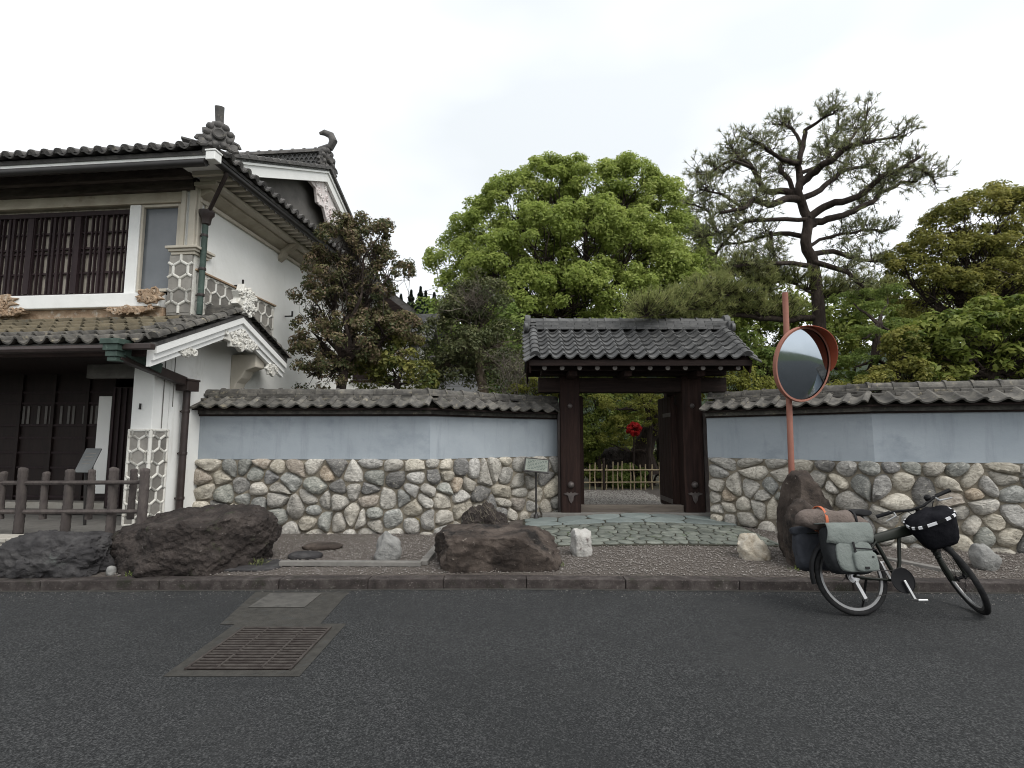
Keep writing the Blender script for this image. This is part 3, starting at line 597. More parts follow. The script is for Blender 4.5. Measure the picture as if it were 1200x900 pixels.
# hexagon relief panels
def hexnet(name,org,U,Vv,Nn,w,h,r,parent,bw=.019,bh=.02,frame=True,phase=0.):
    org,U,Vv,Nn=map(Vector,(org,U,Vv,Nn)); b=MB(); seen=set(); hw=r*math.sqrt(3)
    def seg(p,q):
        t0,t1=0,1; d=(q[0]-p[0],q[1]-p[1])
        for a,c in ((-d[0],p[0]),(d[0],w-p[0]),(-d[1],p[1]),(d[1],h-p[1])):
            if abs(a)<1e-9:
                if c<0: return None
            else:
                t=c/a
                if a<0: t0=max(t0,t)
                else: t1=min(t1,t)
        if t1-t0<1e-3: return None
        return (p[0]+d[0]*t0,p[1]+d[1]*t0),(p[0]+d[0]*t1,p[1]+d[1]*t1)
    T=lambda p,o=0: org+U*p[0]+Vv*p[1]+Nn*o
    def joint(p,q):
        a,c=T(p),T(q); d=(c-a).normalized(); s_=Nn.cross(d)*bw; vs=[];
        a=a-d*bw*.5; c=c+d*bw*.5
        for e in (a,c):
            for k,o in ((1,0),(.85,bh*.7),(.35,bh),(-.35,bh),(-.85,bh*.7),(-1,0)): vs.append(e+s_*k+Nn*o)
        b.add(vs,[(i,i+1,7+i,6+i) for i in range(5)]+[(0,1,2,3,4,5),(6,7,8,9,10,11)])
    rows=int(h/(1.5*r))+3; cols=int(w/hw)+3
    for j in range(-1,rows):
        for i in range(-1,cols):
            cx=i*hw+(hw/2 if j%2 else 0)+phase*hw; cy=j*1.5*r+.3*r
            vs=[(cx+r*math.sin(k*math.pi/3),cy+r*math.cos(k*math.pi/3)) for k in range(6)]
            poly=vs
            for nx,ny,c in ((-1,0,0),(1,0,w),(0,-1,0),(0,1,h)): 
                if len(poly)>2: poly=clip(poly,nx,ny,c)
            if len(poly)>2:
                ar=abs(sum(poly[q][0]*poly[(q+1)%len(poly)][1]-poly[(q+1)%len(poly)][0]*poly[q][1] for q in range(len(poly))))/2
                if ar>.0015:
                    t=MB(); t.prism([T(p,.001) for p in poly],Nn*.004); t.build('wall_tile',M['hexgrey'],parent)
            for k in range(6):
                p,q=vs[k],vs[(k+1)%6]; key=tuple(sorted(((round(p[0],3),round(p[1],3)),(round(q[0],3),round(q[1],3)))))
                if key in seen: continue
                seen.add(key); sg=seg(p,q)
                if sg: joint(*sg)
    if frame:
        for p,q in (((0,0),(w,0)),((0,h),(w,h)),((0,0),(0,h)),((w,0),(w,h))): joint(p,q)
    b.build(name,M['relief'],parent,smooth=True,ang=60)
hexnet('hexagon_relief',(-.30,-.002,.42),(1,0,0),(0,0,1),(0,-1,0),.30,1.25,.115,pil,phase=.25)
hexnet('hexagon_relief',(.006,.0,.42),(0,1,0),(0,0,1),(1,0,0),.30,1.25,.115,pil,phase=.25)
hexnet('hexagon_band',(.002,.66,3.30),(0,1,0),(0,0,1),(1,0,0),2.15,.76,.135,side)
b=MB(); b.box(.001,.05,.62,2.84,4.07,4.10); hpart(b,'band_rail',M['tan'],side,bevel=.005)
for v_,z_ in ((1.6,4.12),(3.25,3.98)):
    b=MB(); b.bar((0,v_,z_),(.16,v_,z_),.025,.025); b.bar((.15,v_,z_),(.15,v_,z_+.1),.025,.025); hpart(b,'wall_hook',M['gutter'],side)
# upper facade
b=MB(); b.box(-10,-1.1,.69,.80,3.6,5.2); hpart(b,'blind_panel',mat('pale_blind',[(.22,.19,.155),(.42,.38,.32),(.50,.46,.40)],scale=3,rough=.9,stretch=(6,1,.25)))
lat=MB(); lat.box(-10,-1.09,.60,.68,3.70,3.76); lat.box(-10,-1.09,.60,.68,4.99,5.06); lw_=hpart(lat,'lattice_window',M['lattice'])
u=-1.13; k=0
while u>-9.85:
    wd=.010 if k%9 not in (4,5) else .03
    b=MB(); b.box(u-wd,u+.008,.612,.655,3.762,4.988); hpart(b,'lattice_bar',M['lattice'],lw_); u-=(.074,.092,.074,.11)[k%4]; k+=1
for z in (4.08,4.40,4.47,4.72):
    b=MB(); b.box(-9.95,-1.092,.635,.672,z,z+.028); hpart(b,'lattice_rail',M['lattice'],lw_)
for u in (-1.95,-2.75,-3.6,-4.5,-5.4,-6.3,-7.2,-8.1,-9.0):
    b=MB(); b.box(u-.05,u+.05,.598,.610,3.77,4.98); hpart(b,'mullion',M['lattice'],lw_)
b=MB(); b.box(-1.085,-.905,.585,.70,3.715,5.12); hpart(b,'window_post',M['white'],bevel=.008)
b=MB(); b.box(-.90,-.27,.655,.675,3.78,5.10); hpart(b,'window_pane',mat('dull_glass',[(.075,.085,.095),(.115,.125,.135)],scale=2,rough=.22,spec=.6,spots=[((.22,.23,.24),2.2,.66,.1)]))
b=MB()
for a in ((-.90,-.865,3.76,5.12),(-.305,-.25,3.76,5.12)): b.box(a[0],a[1],.60,.654,a[2],a[3])
b.box(-.864,-.306,.60,.654,3.76,3.80); b.box(-.864,-.306,.60,.654,5.08,5.12); hpart(b,'pane_frame',M['cornice'],bevel=.004)
b=MB(); b.box(-10,-.24,.56,.72,5.125,5.17); b.box(-10,-.24,.58,.72,5.172,5.30); hpart(b,'beige_lintel',M['beige'],bevel=.006)
b=MB(); b.box(-10,-.42,.47,.70,3.50,3.71); hpart(b,'sill_board',M['white'],bevel=.012)
b=MB(); b.box(-10,-.40,.55,.72,3.35,3.498); hpart(b,'sill_base',M['tan'],bevel=.01)
b=MB(); b.box(-10,-.001,.70,.78,5.30,5.5); b.box(-.39,-.001,.66,.78,3.3,5.3); hpart(b,'front_wall',M['beige'])
# corner pilaster
b=MB()
for a,c in ((-.235,-.165),(-.10,-.0)): b.box(a,c,.565,.655,4.44,5.46)
b.box(-.164,-.101,.60,.655,4.44,5.46); b.box(.0,.035,.60,.68,4.44,5.4); b.box(.0,.035,.76,.84,4.44,5.4); pst=hpart(b,'corner_pilaster',M['cornice'],bevel=.008)
b=MB(); b.box(-.40,.10,.50,.95,4.385,4.425); b.box(-.37,.07,.53,.92,4.345,4.384); b.box(-.34,.045,.555,.89,4.30,4.344); hpart(b,'capital',M['cornice'],bevel=.008)
b=MB(); b.box(-.36,-.001,.575,.655,3.38,4.299); hx=hpart(b,'hexagon_pillar',M['hexgrey'])
hexnet('hexagon_relief',(-.36,.574,3.42),(1,0,0),(0,0,1),(0,-1,0),.36,.87,.135,hx,bw=.022,bh=.024,phase=.3,frame=False)
b=MB(); b.box(.001,.02,.60,.86,3.40,4.30); hpart(b,'pillar_return',M['relief'],hx)
# carvings
def carving(name,pts,off,m,parent,bumps,seed=0,dep=.07):
    """relief cloud: outline prism plus scroll coils; pts 3d outline, off thickness vector"""
    b=MB(); b.prism(pts,off); o=Vector(off).normalized(); rr=random.Random(seed)
    c=sum((Vector(p) for p in pts),Vector())/len(pts); base=b.build(name,m,parent,bevel=.012)
    b=MB(); e1=(Vector(pts[1])-Vector(pts[0])).normalized(); e2=o.cross(e1)
    for i in range(bumps):
        p=Vector(rr.choice(pts)).lerp(c,rr.uniform(.12,.9))+Vector(off); r=rr.uniform(.03,.065); a0=rr.uniform(0,6)
        sp=[p+o*.004+(e1*math.cos(a0+t*.9)+e2*math.sin(a0+t*.9))*r*(1-t/9.5) for t in range(9)]
        b.tube(sp,[.012+.012*math.sin(t/8*3.1) for t in range(9)],6)
    tag(b.build('scroll',m,base,smooth=True),kind='stuff'); return base
def cloud(cu,cz,w,h,n,seed,f):
    rr=random.Random(seed); pts=[]
    for i in range(n):
        a=2*math.pi*i/n; k=1+.16*(1 if i%2 else -1)+rr.uniform(-.06,.06); pts.append(f(cu+w/2*math.cos(a)*k,cz+h/2*math.sin(a)*k))
    return pts
for cu,cz,w,h,s_ in ((-.55,3.64,.42,.22,1),(-.85,3.45,.75,.10,2),(-3.05,3.62,.7,.24,3),(-3.0,3.45,.95,.11,4)):
    carving('cloud_carving',cloud(cu,cz,w,h,18,s_,lambda a,c:(a,.50,c)),(0,-.06,0),M['tan'],house,16,s_)
# upper eaves: front
b=MB(); b.prism([(-10,.03,5.505),(.5,.03,5.505),(.5,.62,5.735),(-10,.62,5.735)],(0,0,.012)); hpart(b,'soffit',M['white'])
b=MB(); b.box(-10,.30,.44,.47,5.45,5.665); hpart(b,'eave_plaster',M['white'])
u=.45
while u>-9.9:
    b=MB(); b.bar((u,.03,5.455),(u,.56,5.655),.05,.085); hpart(b,'rafter',M['eavewood']); u-=.155
b=MB(); b.box(-10,.05,.34,.43,5.40,5.535); hpart(b,'eave_beam',M['eavewood'],bevel=.01)
b=MB(); b.box(-10,-.02,.501,.70,5.302,5.50); hpart(b,'soffit_board',M['eavewood'])
b=MB(); b.tube([(-10,-.04,5.375),(.58,-.04,5.385)],.055,10); hpart(b,'gutter',M['gutter'],smooth=True)
b=MB(); b.prism([(-10,-.03,5.435),(.60,-.03,5.435),(.60,-.03,5.565),(-1.0,-.03,5.525),(-10,-.03,5.49)],(0,.05,0)); hpart(b,'fascia',M['white'],bevel=.006)
# upper eaves: side, stepped cornice
b=MB(); b.box(.001,.05,.62,9,5.14,5.20); hpart(b,'cornice_step',M['cornice'],bevel=.008)
b=MB(); b.prism([(.001,.62,5.203),(.20,.62,5.30),(.20,.62,5.34),(.001,.62,5.34)],(0,8.3,0)); hpart(b,'cornice_step',M['beige'])
b=MB(); b.box(.001,.36,.5,9,5.343,5.40); hpart(b,'cornice_step',M['cornice'],bevel=.008)
b=MB(); b.box(.03,.60,.06,9,5.47,5.50); hpart(b,'soffit',M['white'])
v=.35
while v<8.5:
    b=MB(); b.box(.10,.585,v-.028,v+.028,5.402,5.468); hpart(b,'rafter',M['cornice']); v+=.17
for v in (2.9,5.6):
    b=MB(); b.prism([(.0,v,5.0),(.1,v,5.08),(.14,v,5.18),(.30,v,5.28),(.36,v,5.342),(0,v,5.342)],(0,.14,0)); hpart(b,'eave_bracket',M['beige'],bevel=.01)
b=MB(); b.tube([(.64,.0,5.46),(.64,9,5.50)],.05,10); hpart(b,'gutter',M['gutter'],smooth=True)
b=MB(); b.box(.60,.74,-.09,.06,5.40,5.52); b.box(.59,.75,-.10,.07,5.522,5.55); hpart(b,'corner_block',M['white'],bevel=.01)
# main roof
SLP=.47; RV=4.30; ZE=5.555; rz=lambda v: ZE+SLP*(v+.05); RZT=rz(RV)
b=MB(); pl=[(-10,-.05),(.66,-.05),(.30,.31),(.30,RV),(-10,RV)]
b.add([(p[0],p[1],rz(p[1])) for p in pl]+[(p[0],p[1],rz(p[1])-.06) for p in pl],[(0,1,2,3,4),(9,8,7,6,5)]+[(i,(i+1)%5,5+(i+1)%5,5+i) for i in range(5)])
pl=[(-10,2*RV+.05),(.30,2*RV+.05),(.30,RV),(-10,RV)]; rz2=lambda v: rz(2*RV-v)
b.add([(p[0],p[1],rz2(p[1])) for p in pl]+[(p[0],p[1],rz2(p[1])-.06) for p in pl],[(0,1,2,3),(7,6,5,4)]+[(i,(i+1)%4,4+(i+1)%4,4+i) for i in range(4)])
pl=[(.68,-.05),(.68,8.65),(-.08,8.0),(-.08,.7)]; rs=lambda u: ZE+SLP*(.68-u)
b.add([(p[0],p[1],rs(p[0])) for p in pl]+[(p[0],p[1],rs(p[0])-.05) for p in pl],[(0,1,2,3),(7,6,5,4)]+[(i,(i+1)%4,4+(i+1)%4,4+i) for i in range(4)])
mroof=hpart(b,'main_roof',M['tiledark'])
tw=.205; tm=pantile('roof_tile',tw,.30,.024,M['tiledark'],.032,.045); sv=Vector((0,1,SLP)).normalized(); sn=Vector((1,0,0)).cross(sv)
for r in range(2):
    u=.45
    while u>-9.8:
        inst('roof_tile',tm,mroof,Vector((u-tw,-.12,ZE-.02))+sv*(.2*r)+sn*(.01+random.uniform(0,.006)),(1,0,random.uniform(-.02,.02)),sv-sn*.1); u-=tw
        if r>0 and u>.1: continue
ct=halfround('eave_cover_tile',.062,.28,M['tiledark'])
u=.45
while u>-9.8:
    inst('eave_cover_tile',ct,mroof,Vector((u,-.13,ZE+.03)),sv,(-1,0,0)); u-=tw
b=MB()
u=.1
while u>-9.9:
    b.tube([(u,.25,rz(.25)+.05),(u,RV,RZT+.05)],.05,6); u-=tw
tag(hpart(b,'upper_tiles',M['tiledark'],mroof,smooth=True),kind='stuff')
su=Vector((-1,0,SLP)).normalized()
v=.05
tm2=pantile('roof_tile',.21,.30,.024,M['tiledark'],.032,.045)
while v<6.5:
    for r in range(3):
        o=Vector((.74,v+.0,ZE-.02))+su*(.2*r); inst('roof_tile',tm2,mroof,o+Vector((0,0,random.uniform(0,.008))),(0,1,random.uniform(-.02,.02)),su+Vector((0,0,-.09)))
    inst('eave_cover_tile',ct,mroof,Vector((.75,v+.2,ZE+.03)),su,(0,-1,0)); v+=.21
# hip ridge rising from the corner
hd=Vector((-1,1,SLP)).normalized()
hm=halfround('hip_tile',.085,.22,M['tiledark'])
for k in range(5):
    inst('hip_tile',hm,mroof,Vector((.60,.02,ZE+.07))+hd*(.19*k),hd,Vector((-1,-1,0)))
b=MB(); b.bar(Vector((.62,0,ZE+.02)),Vector((.62,0,ZE+.02))+hd*.95,.22,.12); hpart(b,'hip_base',M['tiledark'],mroof)
# gable: wall, barge boards, verge tiles
b=MB(); b.prism([(-.06,.7,ZE+.3),(-.06,RV,RZT-.05),(-.06,2*RV-.7,ZE+.3)],(-.1,0,0)); hpart(b,'gable_wall',mat('dark_gable_board',[(.10,.095,.09),(.16,.15,.14)],scale=3,rough=.9))  # gable wall in a dark grey, mottled by noise
for sgn in (1,-1):
    f=lambda v: RV-(RV-v)*sgn if sgn>0 else 2*RV-v
    va,vb=(.33,RV) if sgn>0 else (.33,RV-.004)
    def rake(h0,h1,u0,u1,name,m,va=va,vb=vb):
        b=MB(); q=lambda v,h:(u0,f(v),rz(v)+h); b.prism([q(va,-h0),q(vb,-h0),q(vb,-h1),q(va,-h1)],(u1-u0,0,0)); hpart(b,name,m,mroof)
    rake(.01,.30,.20,.27,'barge_board',M['white']); rake(.012,.10,.271,.30,'barge_moulding',M['white']); rake(-.055,.008,.10,.35,'verge_bed',M['tiledark'])
    hv=halfround('verge_tile',.05,.26,M['tiledark']); dv=Vector((0,1 if sgn>0 else -1,SLP)).normalized()
    for k in range(17):
        v=.35+k*.232
        if v>RV-.1: break
        inst('verge_tile',hv,mroof,Vector((.30,f(v),rz(v)+.02)),dv,(-1 if sgn>0 else 1,0,0))
carving('gable_carving',[(.12,3.55,7.25),(.12,RV,7.42),(.12,5.2,7.0),(.12,5.6,6.72),(.12,5.25,6.62),(.12,5.1,6.42),(.12,4.8,6.55),(.12,4.55,6.45),(.12,4.35,6.72),(.12,4.05,6.7),(.12,3.95,6.98),(.12,3.7,7.0)],(.07,0,0),M['pink'],mroof,40,9)
# main ridge with patterned side
b=MB(); b.box(-10,.26,RV-.13,RV+.13,RZT-.06,RZT+.08); b.box(-10,.26,RV-.15,RV+.15,RZT+.35,RZT+.40); b.box(-10,.24,RV-.08,RV+.08,RZT+.08,RZT+.35); rdg=hpart(b,'main_ridge',M['tiledark'])
b=MB()
for r in range(3):
    for k in range(60):
        u=.20-k*.11-(.055 if r%2 else 0); z=RZT+.085+r*.088
        pts=[(u+.055*math.cos(a),RV-.10,z+.08*math.sin(a)) for a in [math.pi*i/6 for i in range(7)]]; b.tube(pts,.014,4,False)
tag(hpart(b,'pattern_tiles',M['tile'],rdg),kind='stuff')
rt=halfround('ridge_tile',.10,.27,M['tiledark'])
for k in range(22): inst('ridge_tile',rt,rdg,(.24-.27*(k+1),RV,RZT+.40),(1,0,0),(0,1,0))
def oni(name,c,fd,s,horn,parent):
    """ridge-end ornament tile: boss, petals, cloud wings and an upward horn"""
    c=Vector(c); fd=Vector(fd).normalized(); sd=Vector((0,0,1)).cross(fd).normalized(); up=Vector((0,0,1)); b=MB()
    out=[(-.5,-.05),(-.56,.18),(-.40,.22),(-.44,.45),(-.25,.5),(-.2,.7),(0,.78),(.2,.7),(.25,.5),(.44,.45),(.40,.22),(.56,.18),(.5,-.05)]
    b.prism([c+sd*x*s+up*z*s-fd*.06*s for x,z in out],fd*.14*s)
    base=b.build(name,M['tiledark'],parent,bevel=.012)
    b=MB(); b.lathe([(.0,.1*s),(.1*s,.1*s),(.13*s,.12*s),(.17*s,.1*s),(.19*s,.02*s)],c+up*.33*s+fd*.07*s,fd,18); b.build('boss',M['tiledark'],base,smooth=True)
    b=MB()
    for i in range(9):
        a=2*math.pi*i/9+.3; p=c+up*.33*s+fd*.06*s+(sd*math.cos(a)+up*math.sin(a))*.33*s
        b.lathe([(0,.08*s),(.07*s,.06*s),(.115*s,0),(.12*s,-.06*s)],p,fd+(sd*math.cos(a)+up*math.sin(a))*.5,10)
    for sg in (-1,1):
        sp=[c+sd*sg*(.42+.16*math.cos(t*.8))*s+up*(.05+.14*math.sin(t*.8))*s+fd*.05*s for t in range(8)]; b.tube(sp,[.055*s]*8,6)
    b.build('petal',M['tiledark'],base,smooth=True)
    b=MB(); b.tube([c+Vector(h[:3])*s for h in horn],[h[3]*s for h in horn],10); b.build('horn_tile',M['tiledark'],base,smooth=True)
oni('corner_ornament',(.70,.02,ZE+.09),(1,-1.3,0),.47,[(-.05,.1,.6,.11),(-.02,.02,.9,.12),(.02,-.06,1.22,.135),(.02,-.07,1.24,.05)],mroof)
oni('ridge_ornament',(.24,RV,RZT+.02),(1,-.15,0),.62,[(-.3,0,.70,.12),(.12,0,.80,.14),(.22,0,1.02,.15),(.12,0,1.25,.13),(-.12,-.02,1.36,.11),(-.30,-.02,1.34,.05)],mroof)
# upper rain pipe
b=MB(); b.tube([(.64,.32,5.47),(.62,.33,5.36),(.22,.60,5.02),(.13,.66,4.98)],.03,8); up_=hpart(b,'upper_downpipe',M['metalbrown'],smooth=True)
b=MB(); b.lathe([(.03,-.14),(.06,-.12),(.075,-.02),(.11,.03),(.11,.08),(.0,.08)],(.12,.66,4.92),(0,0,1),12); hpart(b,'hopper',M['metalbrown'],up_,smooth=True)
b=MB(); b.tube([(.11,.66,4.80),(.10,.66,3.4)],.042,10); hpart(b,'pipe',M['copper'],up_,smooth=True)
b=MB()
for z in (4.62,4.1,3.7): b.lathe([(.05,-.02),(.052,0),(.05,.02)],(.105,.66,z),(0,0,1),10); b.bar((.105,.66,z),(.0,.66,z),.015,.02)
hpart(b,'pipe_bracket',M['metalbrown'],up_)
# ------------------------------------------------------------------ lower roof
LS=.44; LE=-.72; LZ=2.72; lz=lambda v: LZ+LS*(v-LE); PV=1.0; UG=.60
b=MB(); pl=[(-10,LE),(UG-.02,LE),(UG-.02,PV),(.0,PV),(.0,.62),(-10,.62)]
b.add([(p[0],p[1],lz(p[1])) for p in pl]+[(p[0],p[1],lz(p[1])-.05) for p in pl],[(0,1,2,3,4,5),(11,10,9,8,7,6)]+[(i,(i+1)%6,6+(i+1)%6,6+i) for i in range(6)])
REv=2.35; lz2=lambda v: lz(PV)-.40*(v-PV)
pl=[(0,PV),(UG-.02,PV),(UG-.02,REv),(0,REv)]
b.add([(p[0],p[1],lz2(p[1])) for p in pl]+[(p[0],p[1],lz2(p[1])-.05) for p in pl],[(0,1,2,3),(7,6,5,4)]+[(i,(i+1)%4,4+(i+1)%4,4+i) for i in range(4)])
lroof=hpart(b,'lower_roof',M['tiledark'])
lv=Vector((0,1,LS)).normalized(); lnn=Vector((1,0,0)).cross(lv); tw=.215
tA=pantile('roof_tile',tw,.31,.024,M['tilemoss'],.034,.045); tB=pantile('roof_tile',tw,.31,.024,M['tileyel'],.034,.045)
for r in range(6):
    u=.53
    while u>-9.8:
        o=Vector((u-tw,LE-.05,LZ-.02))+lv*(.245*r)+lnn*(.012+random.uniform(0,.008))
        if not(u<=.02 and r>5): inst('roof_tile',tA if r<2 or u>.1 else tB,lroof,o,(1,0,random.uniform(-.025,.025)),lv-lnn*.09)
        u-=tw
for r in range(6):
    for k in range(3):
        d=Vector((0,-1,.40)).normalized(); o=Vector((.55-k*tw,REv+.05,lz2(REv)-.01))+d*(.245*r); inst('roof_tile',tA,lroof,o,(-1,0,0),d+Vector((0,0,-.09)))
hv=halfround('verge_tile',.065,.24,M['tilemoss'])
n=8
for k in range(n):
    v=LE+ (PV-LE)*k/n; inst('verge_tile',hv,lroof,Vector((UG-.03,v-.03,lz(v)+.055)),lv,(-1,0,0))
    v=REv-(REv-PV)*k/n; inst('verge_tile',hv,lroof,Vector((UG-.03,v+.03,lz2(v)+.055)),Vector((0,-1,.4)),(1,0,0))
b=MB(); b.box(.0,UG,PV-.11,PV+.11,lz(PV)-.02,lz(PV)+.07); hpart(b,'ridge_base',M['tilemoss'],lroof)
inst('ridge_tile',halfround('ridge_tile',.085,.58,M['tilemoss'],lip=False),lroof,(.02,PV,lz(PV)+.07),(1,0,0),(0,1,0))
for (va,vb,g) in ((LE+.02,PV,lz),(PV+.001,REv-.02,lz2)):
    for h0,h1,u0,u1 in ((.05,.30,.46,.52),(.052,.225,.521,.55),(.054,.14,.551,.585)):
        b=MB(); b.prism([(u0,va,g(va)-h0),(u0,vb,g(vb)-h0),(u0,vb,g(vb)-h1),(u0,va,g(va)-h1)],(u1-u0,0,0)); hpart(b,'barge_board',M['white'],lroof)
b=MB(); b.prism([(.0,LE+.05,lz(LE)-.06),(.0,PV,lz(PV)-.06),(.0,REv-.05,lz2(REv)-.06),(.0,REv-.05,lz2(REv)-.10),(.0,PV,lz(PV)-.10),(0,LE+.05,lz(LE)-.10)],(.458,0,0)); hpart(b,'soffit',M['plaster'],lroof)
carving('gable_carving',cloud(1.08,3.08,.86,.32,20,5,lambda a,c:(.47,a,c)),(.07,0,0),M['relief'],lroof,26,5)
carving('gable_carving',cloud(-.12,2.72,.42,.15,14,6,lambda a,c:(.47,a,c)),(.05,0,0),M['relief'],lroof,10,6)
carving('gable_carving',cloud(2.0,2.74,.36,.22,14,8,lambda a,c:(.47,a,c)),(.05,0,0),M['relief'],lroof,9,8)
carving('white_ridge_ornament',cloud(PV+.02,lz(PV)+.22,.46,.46,16,7,lambda a,c:(UG-.10,a,c)),(.12,0,0),M['relief'],lroof,30,7)
b=MB(); b.prism([(0.0,1.62,2.30),(.08,1.62,2.36),(.12,1.62,2.48),(.20,1.62,2.56),(.26,1.62,2.68),(.44,1.62,2.74),(.44,1.62,2.95),(0,1.62,2.95)],(0,.26,0)); hpart(b,'corbel',M['cornice'],bevel=.015)
b=MB(); b.prism([(0.0,.62,2.95),(.42,.62,3.0),(.42,.62,3.13),(0,.62,3.13)],(0,.14,0)); hpart(b,'corbel',M['plaster'],bevel=.01)
# front gutter, green hopper, slanting duct, lower pipe
b=MB(); b.tube([(-10,LE-.10,LZ-.09),(.1,LE-.10,LZ-.08)],.045,8); hpart(b,'gutter',M['metalbrown'],smooth=True)
b=MB(); b.box(.22,.62,LE-.13,LE-.04,LZ-.10,LZ-.03); hpart(b,'gutter_end',M['metalbrown'],bevel=.01)
b=MB(); b.box(.05,.29,LE-.22,LE,LZ-.045,LZ+.02); b.box(.075,.265,LE-.2,LE-.02,LZ-.12,LZ-.046); b.box(.095,.245,LE-.18,LE-.04,LZ-.19,LZ-.121); b.box(.11,.23,LE-.165,LE-.05,LZ-.245,LZ-.191); hop=hpart(b,'green_hopper',M['copper'],bevel=.006)
b=MB(); b.bar((.19,LE-.10,LZ-.16),(.12,.40,2.37),.10,.12); hpart(b,'duct',M['metalbrown'],hop,bevel=.006)
b=MB(); b.bar((.21,LE-.07,LZ-.10),(.17,-.15,LZ-.24),.11,.13); hpart(b,'duct_upper',M['copper'],hop,bevel=.006)
b=MB(); b.box(.02,.20,.38,.62,2.24,2.38); b.box(.012,.21,.37,.63,2.381,2.41); lp=hpart(b,'lower_downpipe',M['metalbrown'],bevel=.006)
b=MB(); b.tube([(.09,.52,2.26),(.08,.52,.15)],.048,10); hpart(b,'pipe',M['metalbrown'],lp,smooth=True)
b=MB()
for z in (1.95,1.35,.72): b.lathe([(.055,-.02),(.057,0),(.055,.02)],(.085,.52,z),(0,0,1),10); b.bar((.085,.52,z),(0,.52,z),.015,.02)
hpart(b,'pipe_bracket',M['metalbrown'],lp)
# ground floor front
b=MB(); b.box(-10,-.31,LE+.05,1.4,2.62,2.66); hpart(b,'porch_ceiling',M['black'])
b=MB(); b.box(-10,.44,LE+.02,LE+.10,2.56,2.67); hpart(b,'porch_beam',M['woodx'],bevel=.01)
b=MB(); b.box(-10,-.2,.8,8.6,3.18,3.3); b.box(-10,-9.9,.6,8.6,.2,5.4); b.box(-10,0,8.5,8.6,.2,5.4); hpart(b,'inner_light_block',M['black'])  # unseen dark floor, end and rear walls, added to stop light leaks
b=MB(); b.box(-10,-1.75,1.30,1.38,.42,2.62); fw=hpart(b,'board_wall',M['black'])
for z in (.62,.85,1.08,1.32,1.56,1.76,2.12,2.3):
    b=MB(); b.box(-7.5,-1.76,1.275,1.298,z,z+.03); hpart(b,'wall_rail',M['lattice'],fw)
for k in range(11):
    u=-1.98-k*.135-(.05 if k%3==0 else 0); b=MB(); b.box(u-.03,u+.012,1.288,1.296,1.80,2.09); hpart(b,'slit_pane',mat('dim_paper',[(.09,.085,.08),(.17,.16,.15)],scale=5,rough=.9) if k==0 else bpy.data.materials['dim_paper'],fw)
for k in range(9):
    u=-2.2-k*.6; b=MB(); b.box(u-.03,u+.03,1.262,1.2995,.45,2.6); hpart(b,'stud',M['black'],fw)
b=MB(); b.box(-1.74,-1.52,1.0,1.12,.72,2.22); hpart(b,'white_post',M['plaster'],bevel=.006)
b=MB(); b.box(-1.5,-.31,.98,1.03,.50,2.36); dr=hpart(b,'door',M['black'])
for k in range(12):
    u=-1.46+k*.098; b=MB(); b.box(u,u+.03,.955,.979,.52,2.34); hpart(b,'door_slat',M['lattice'],dr)
b=MB(); b.box(-1.3,-.31,.30,.42,2.42,2.62); hpart(b,'porch_lintel',M['concrete'],bevel=.008)
b=MB(); b.box(-10,-1.0,1.0,1.25,.435,.58); hpart(b,'porch_step',M['platform'],bevel=.01)
b=MB(); b.box(-10,-.32,.80,.97,.436,.49); hpart(b,'porch_step',M['concrete'],bevel=.008)
# ------------------------------------------------------------------ stone platform and fence
pf=thing('stone_platform',(-8,6.5,0),'pale stone platform under the wooden fence and the house',None,None,'structure')
b=MB(); b.prism([(-15,5.98,-.05),(-4.55,5.98,-.05),(-4.40,7.4,-.05),(-4.9,7.6,-.05),(-4.9,9.5,-.05),(-15,9.5,-.05)],(0,0,.47)); b.build('platform_core',M['concrete'],pf)
cx=-15.
while cx<-4.6:
    w=min(1.05,-4.56-cx); b=MB(); b.box(cx+.004,cx+w-.004,5.94,6.22,.425,.47); b.build('coping_stone',M['platform'],pf,bevel=.006)
    b=MB(); b.box(cx+.003,cx+w-.003,5.955,5.979,.0,.42); b.build('face_stone',M['platform'],pf,bevel=.005); cx+=w
fence=thing('wooden_fence',(-5.6,6.45,.44),'low grey-brown wooden fence of round posts before the house entrance','fence')
zf=.425
def fpost(px,Y,z0,z1,r):
    p=P(px,580,Y); b=MB(); n=9; pts=[];rr=[]; rs=random.Random(int(px)); m=26
    for i in range(m+1):
        t=i/m; pts.append((p.x+.004*math.sin(t*5+px),Y,z0+(z1-z0)*t)); rr.append(r*(1+.045*(1 if i%2 else -1)+rs.uniform(-.03,.03)))
    pts.append((p.x,Y,z1+.012)); rr.append(r*.55)
    return b.tube(pts,rr,n),p.x
xs=[]
for px in (-110,-52,25,80,132,168):
    Y=6.45 if px<150 else 6.30; b,x=fpost(px,Y,zf,1.20+random.uniform(-.02,.03),.051); b.build('post',M['fencewood'],fence,smooth=True,ang=80)
for px in (-80,-24,2,52,106,155):
    b,x=fpost(px,6.47,.60,1.16+random.uniform(-.02,.03),.039); b.build('picket',M['fencewood'],fence,smooth=True,ang=80)
xa,xb=P(-110,580,6.45).x-.1,P(168,580,6.38).x
for z in (1.04,.70):
    b=MB(); b.tube([(xa,6.46,z),((xa+xb)/2,6.455,z-.012),(xb,6.36,z+.005)],[.024,.027,.024],8); b.build('rail',M['fencewood'],fence,smooth=True)
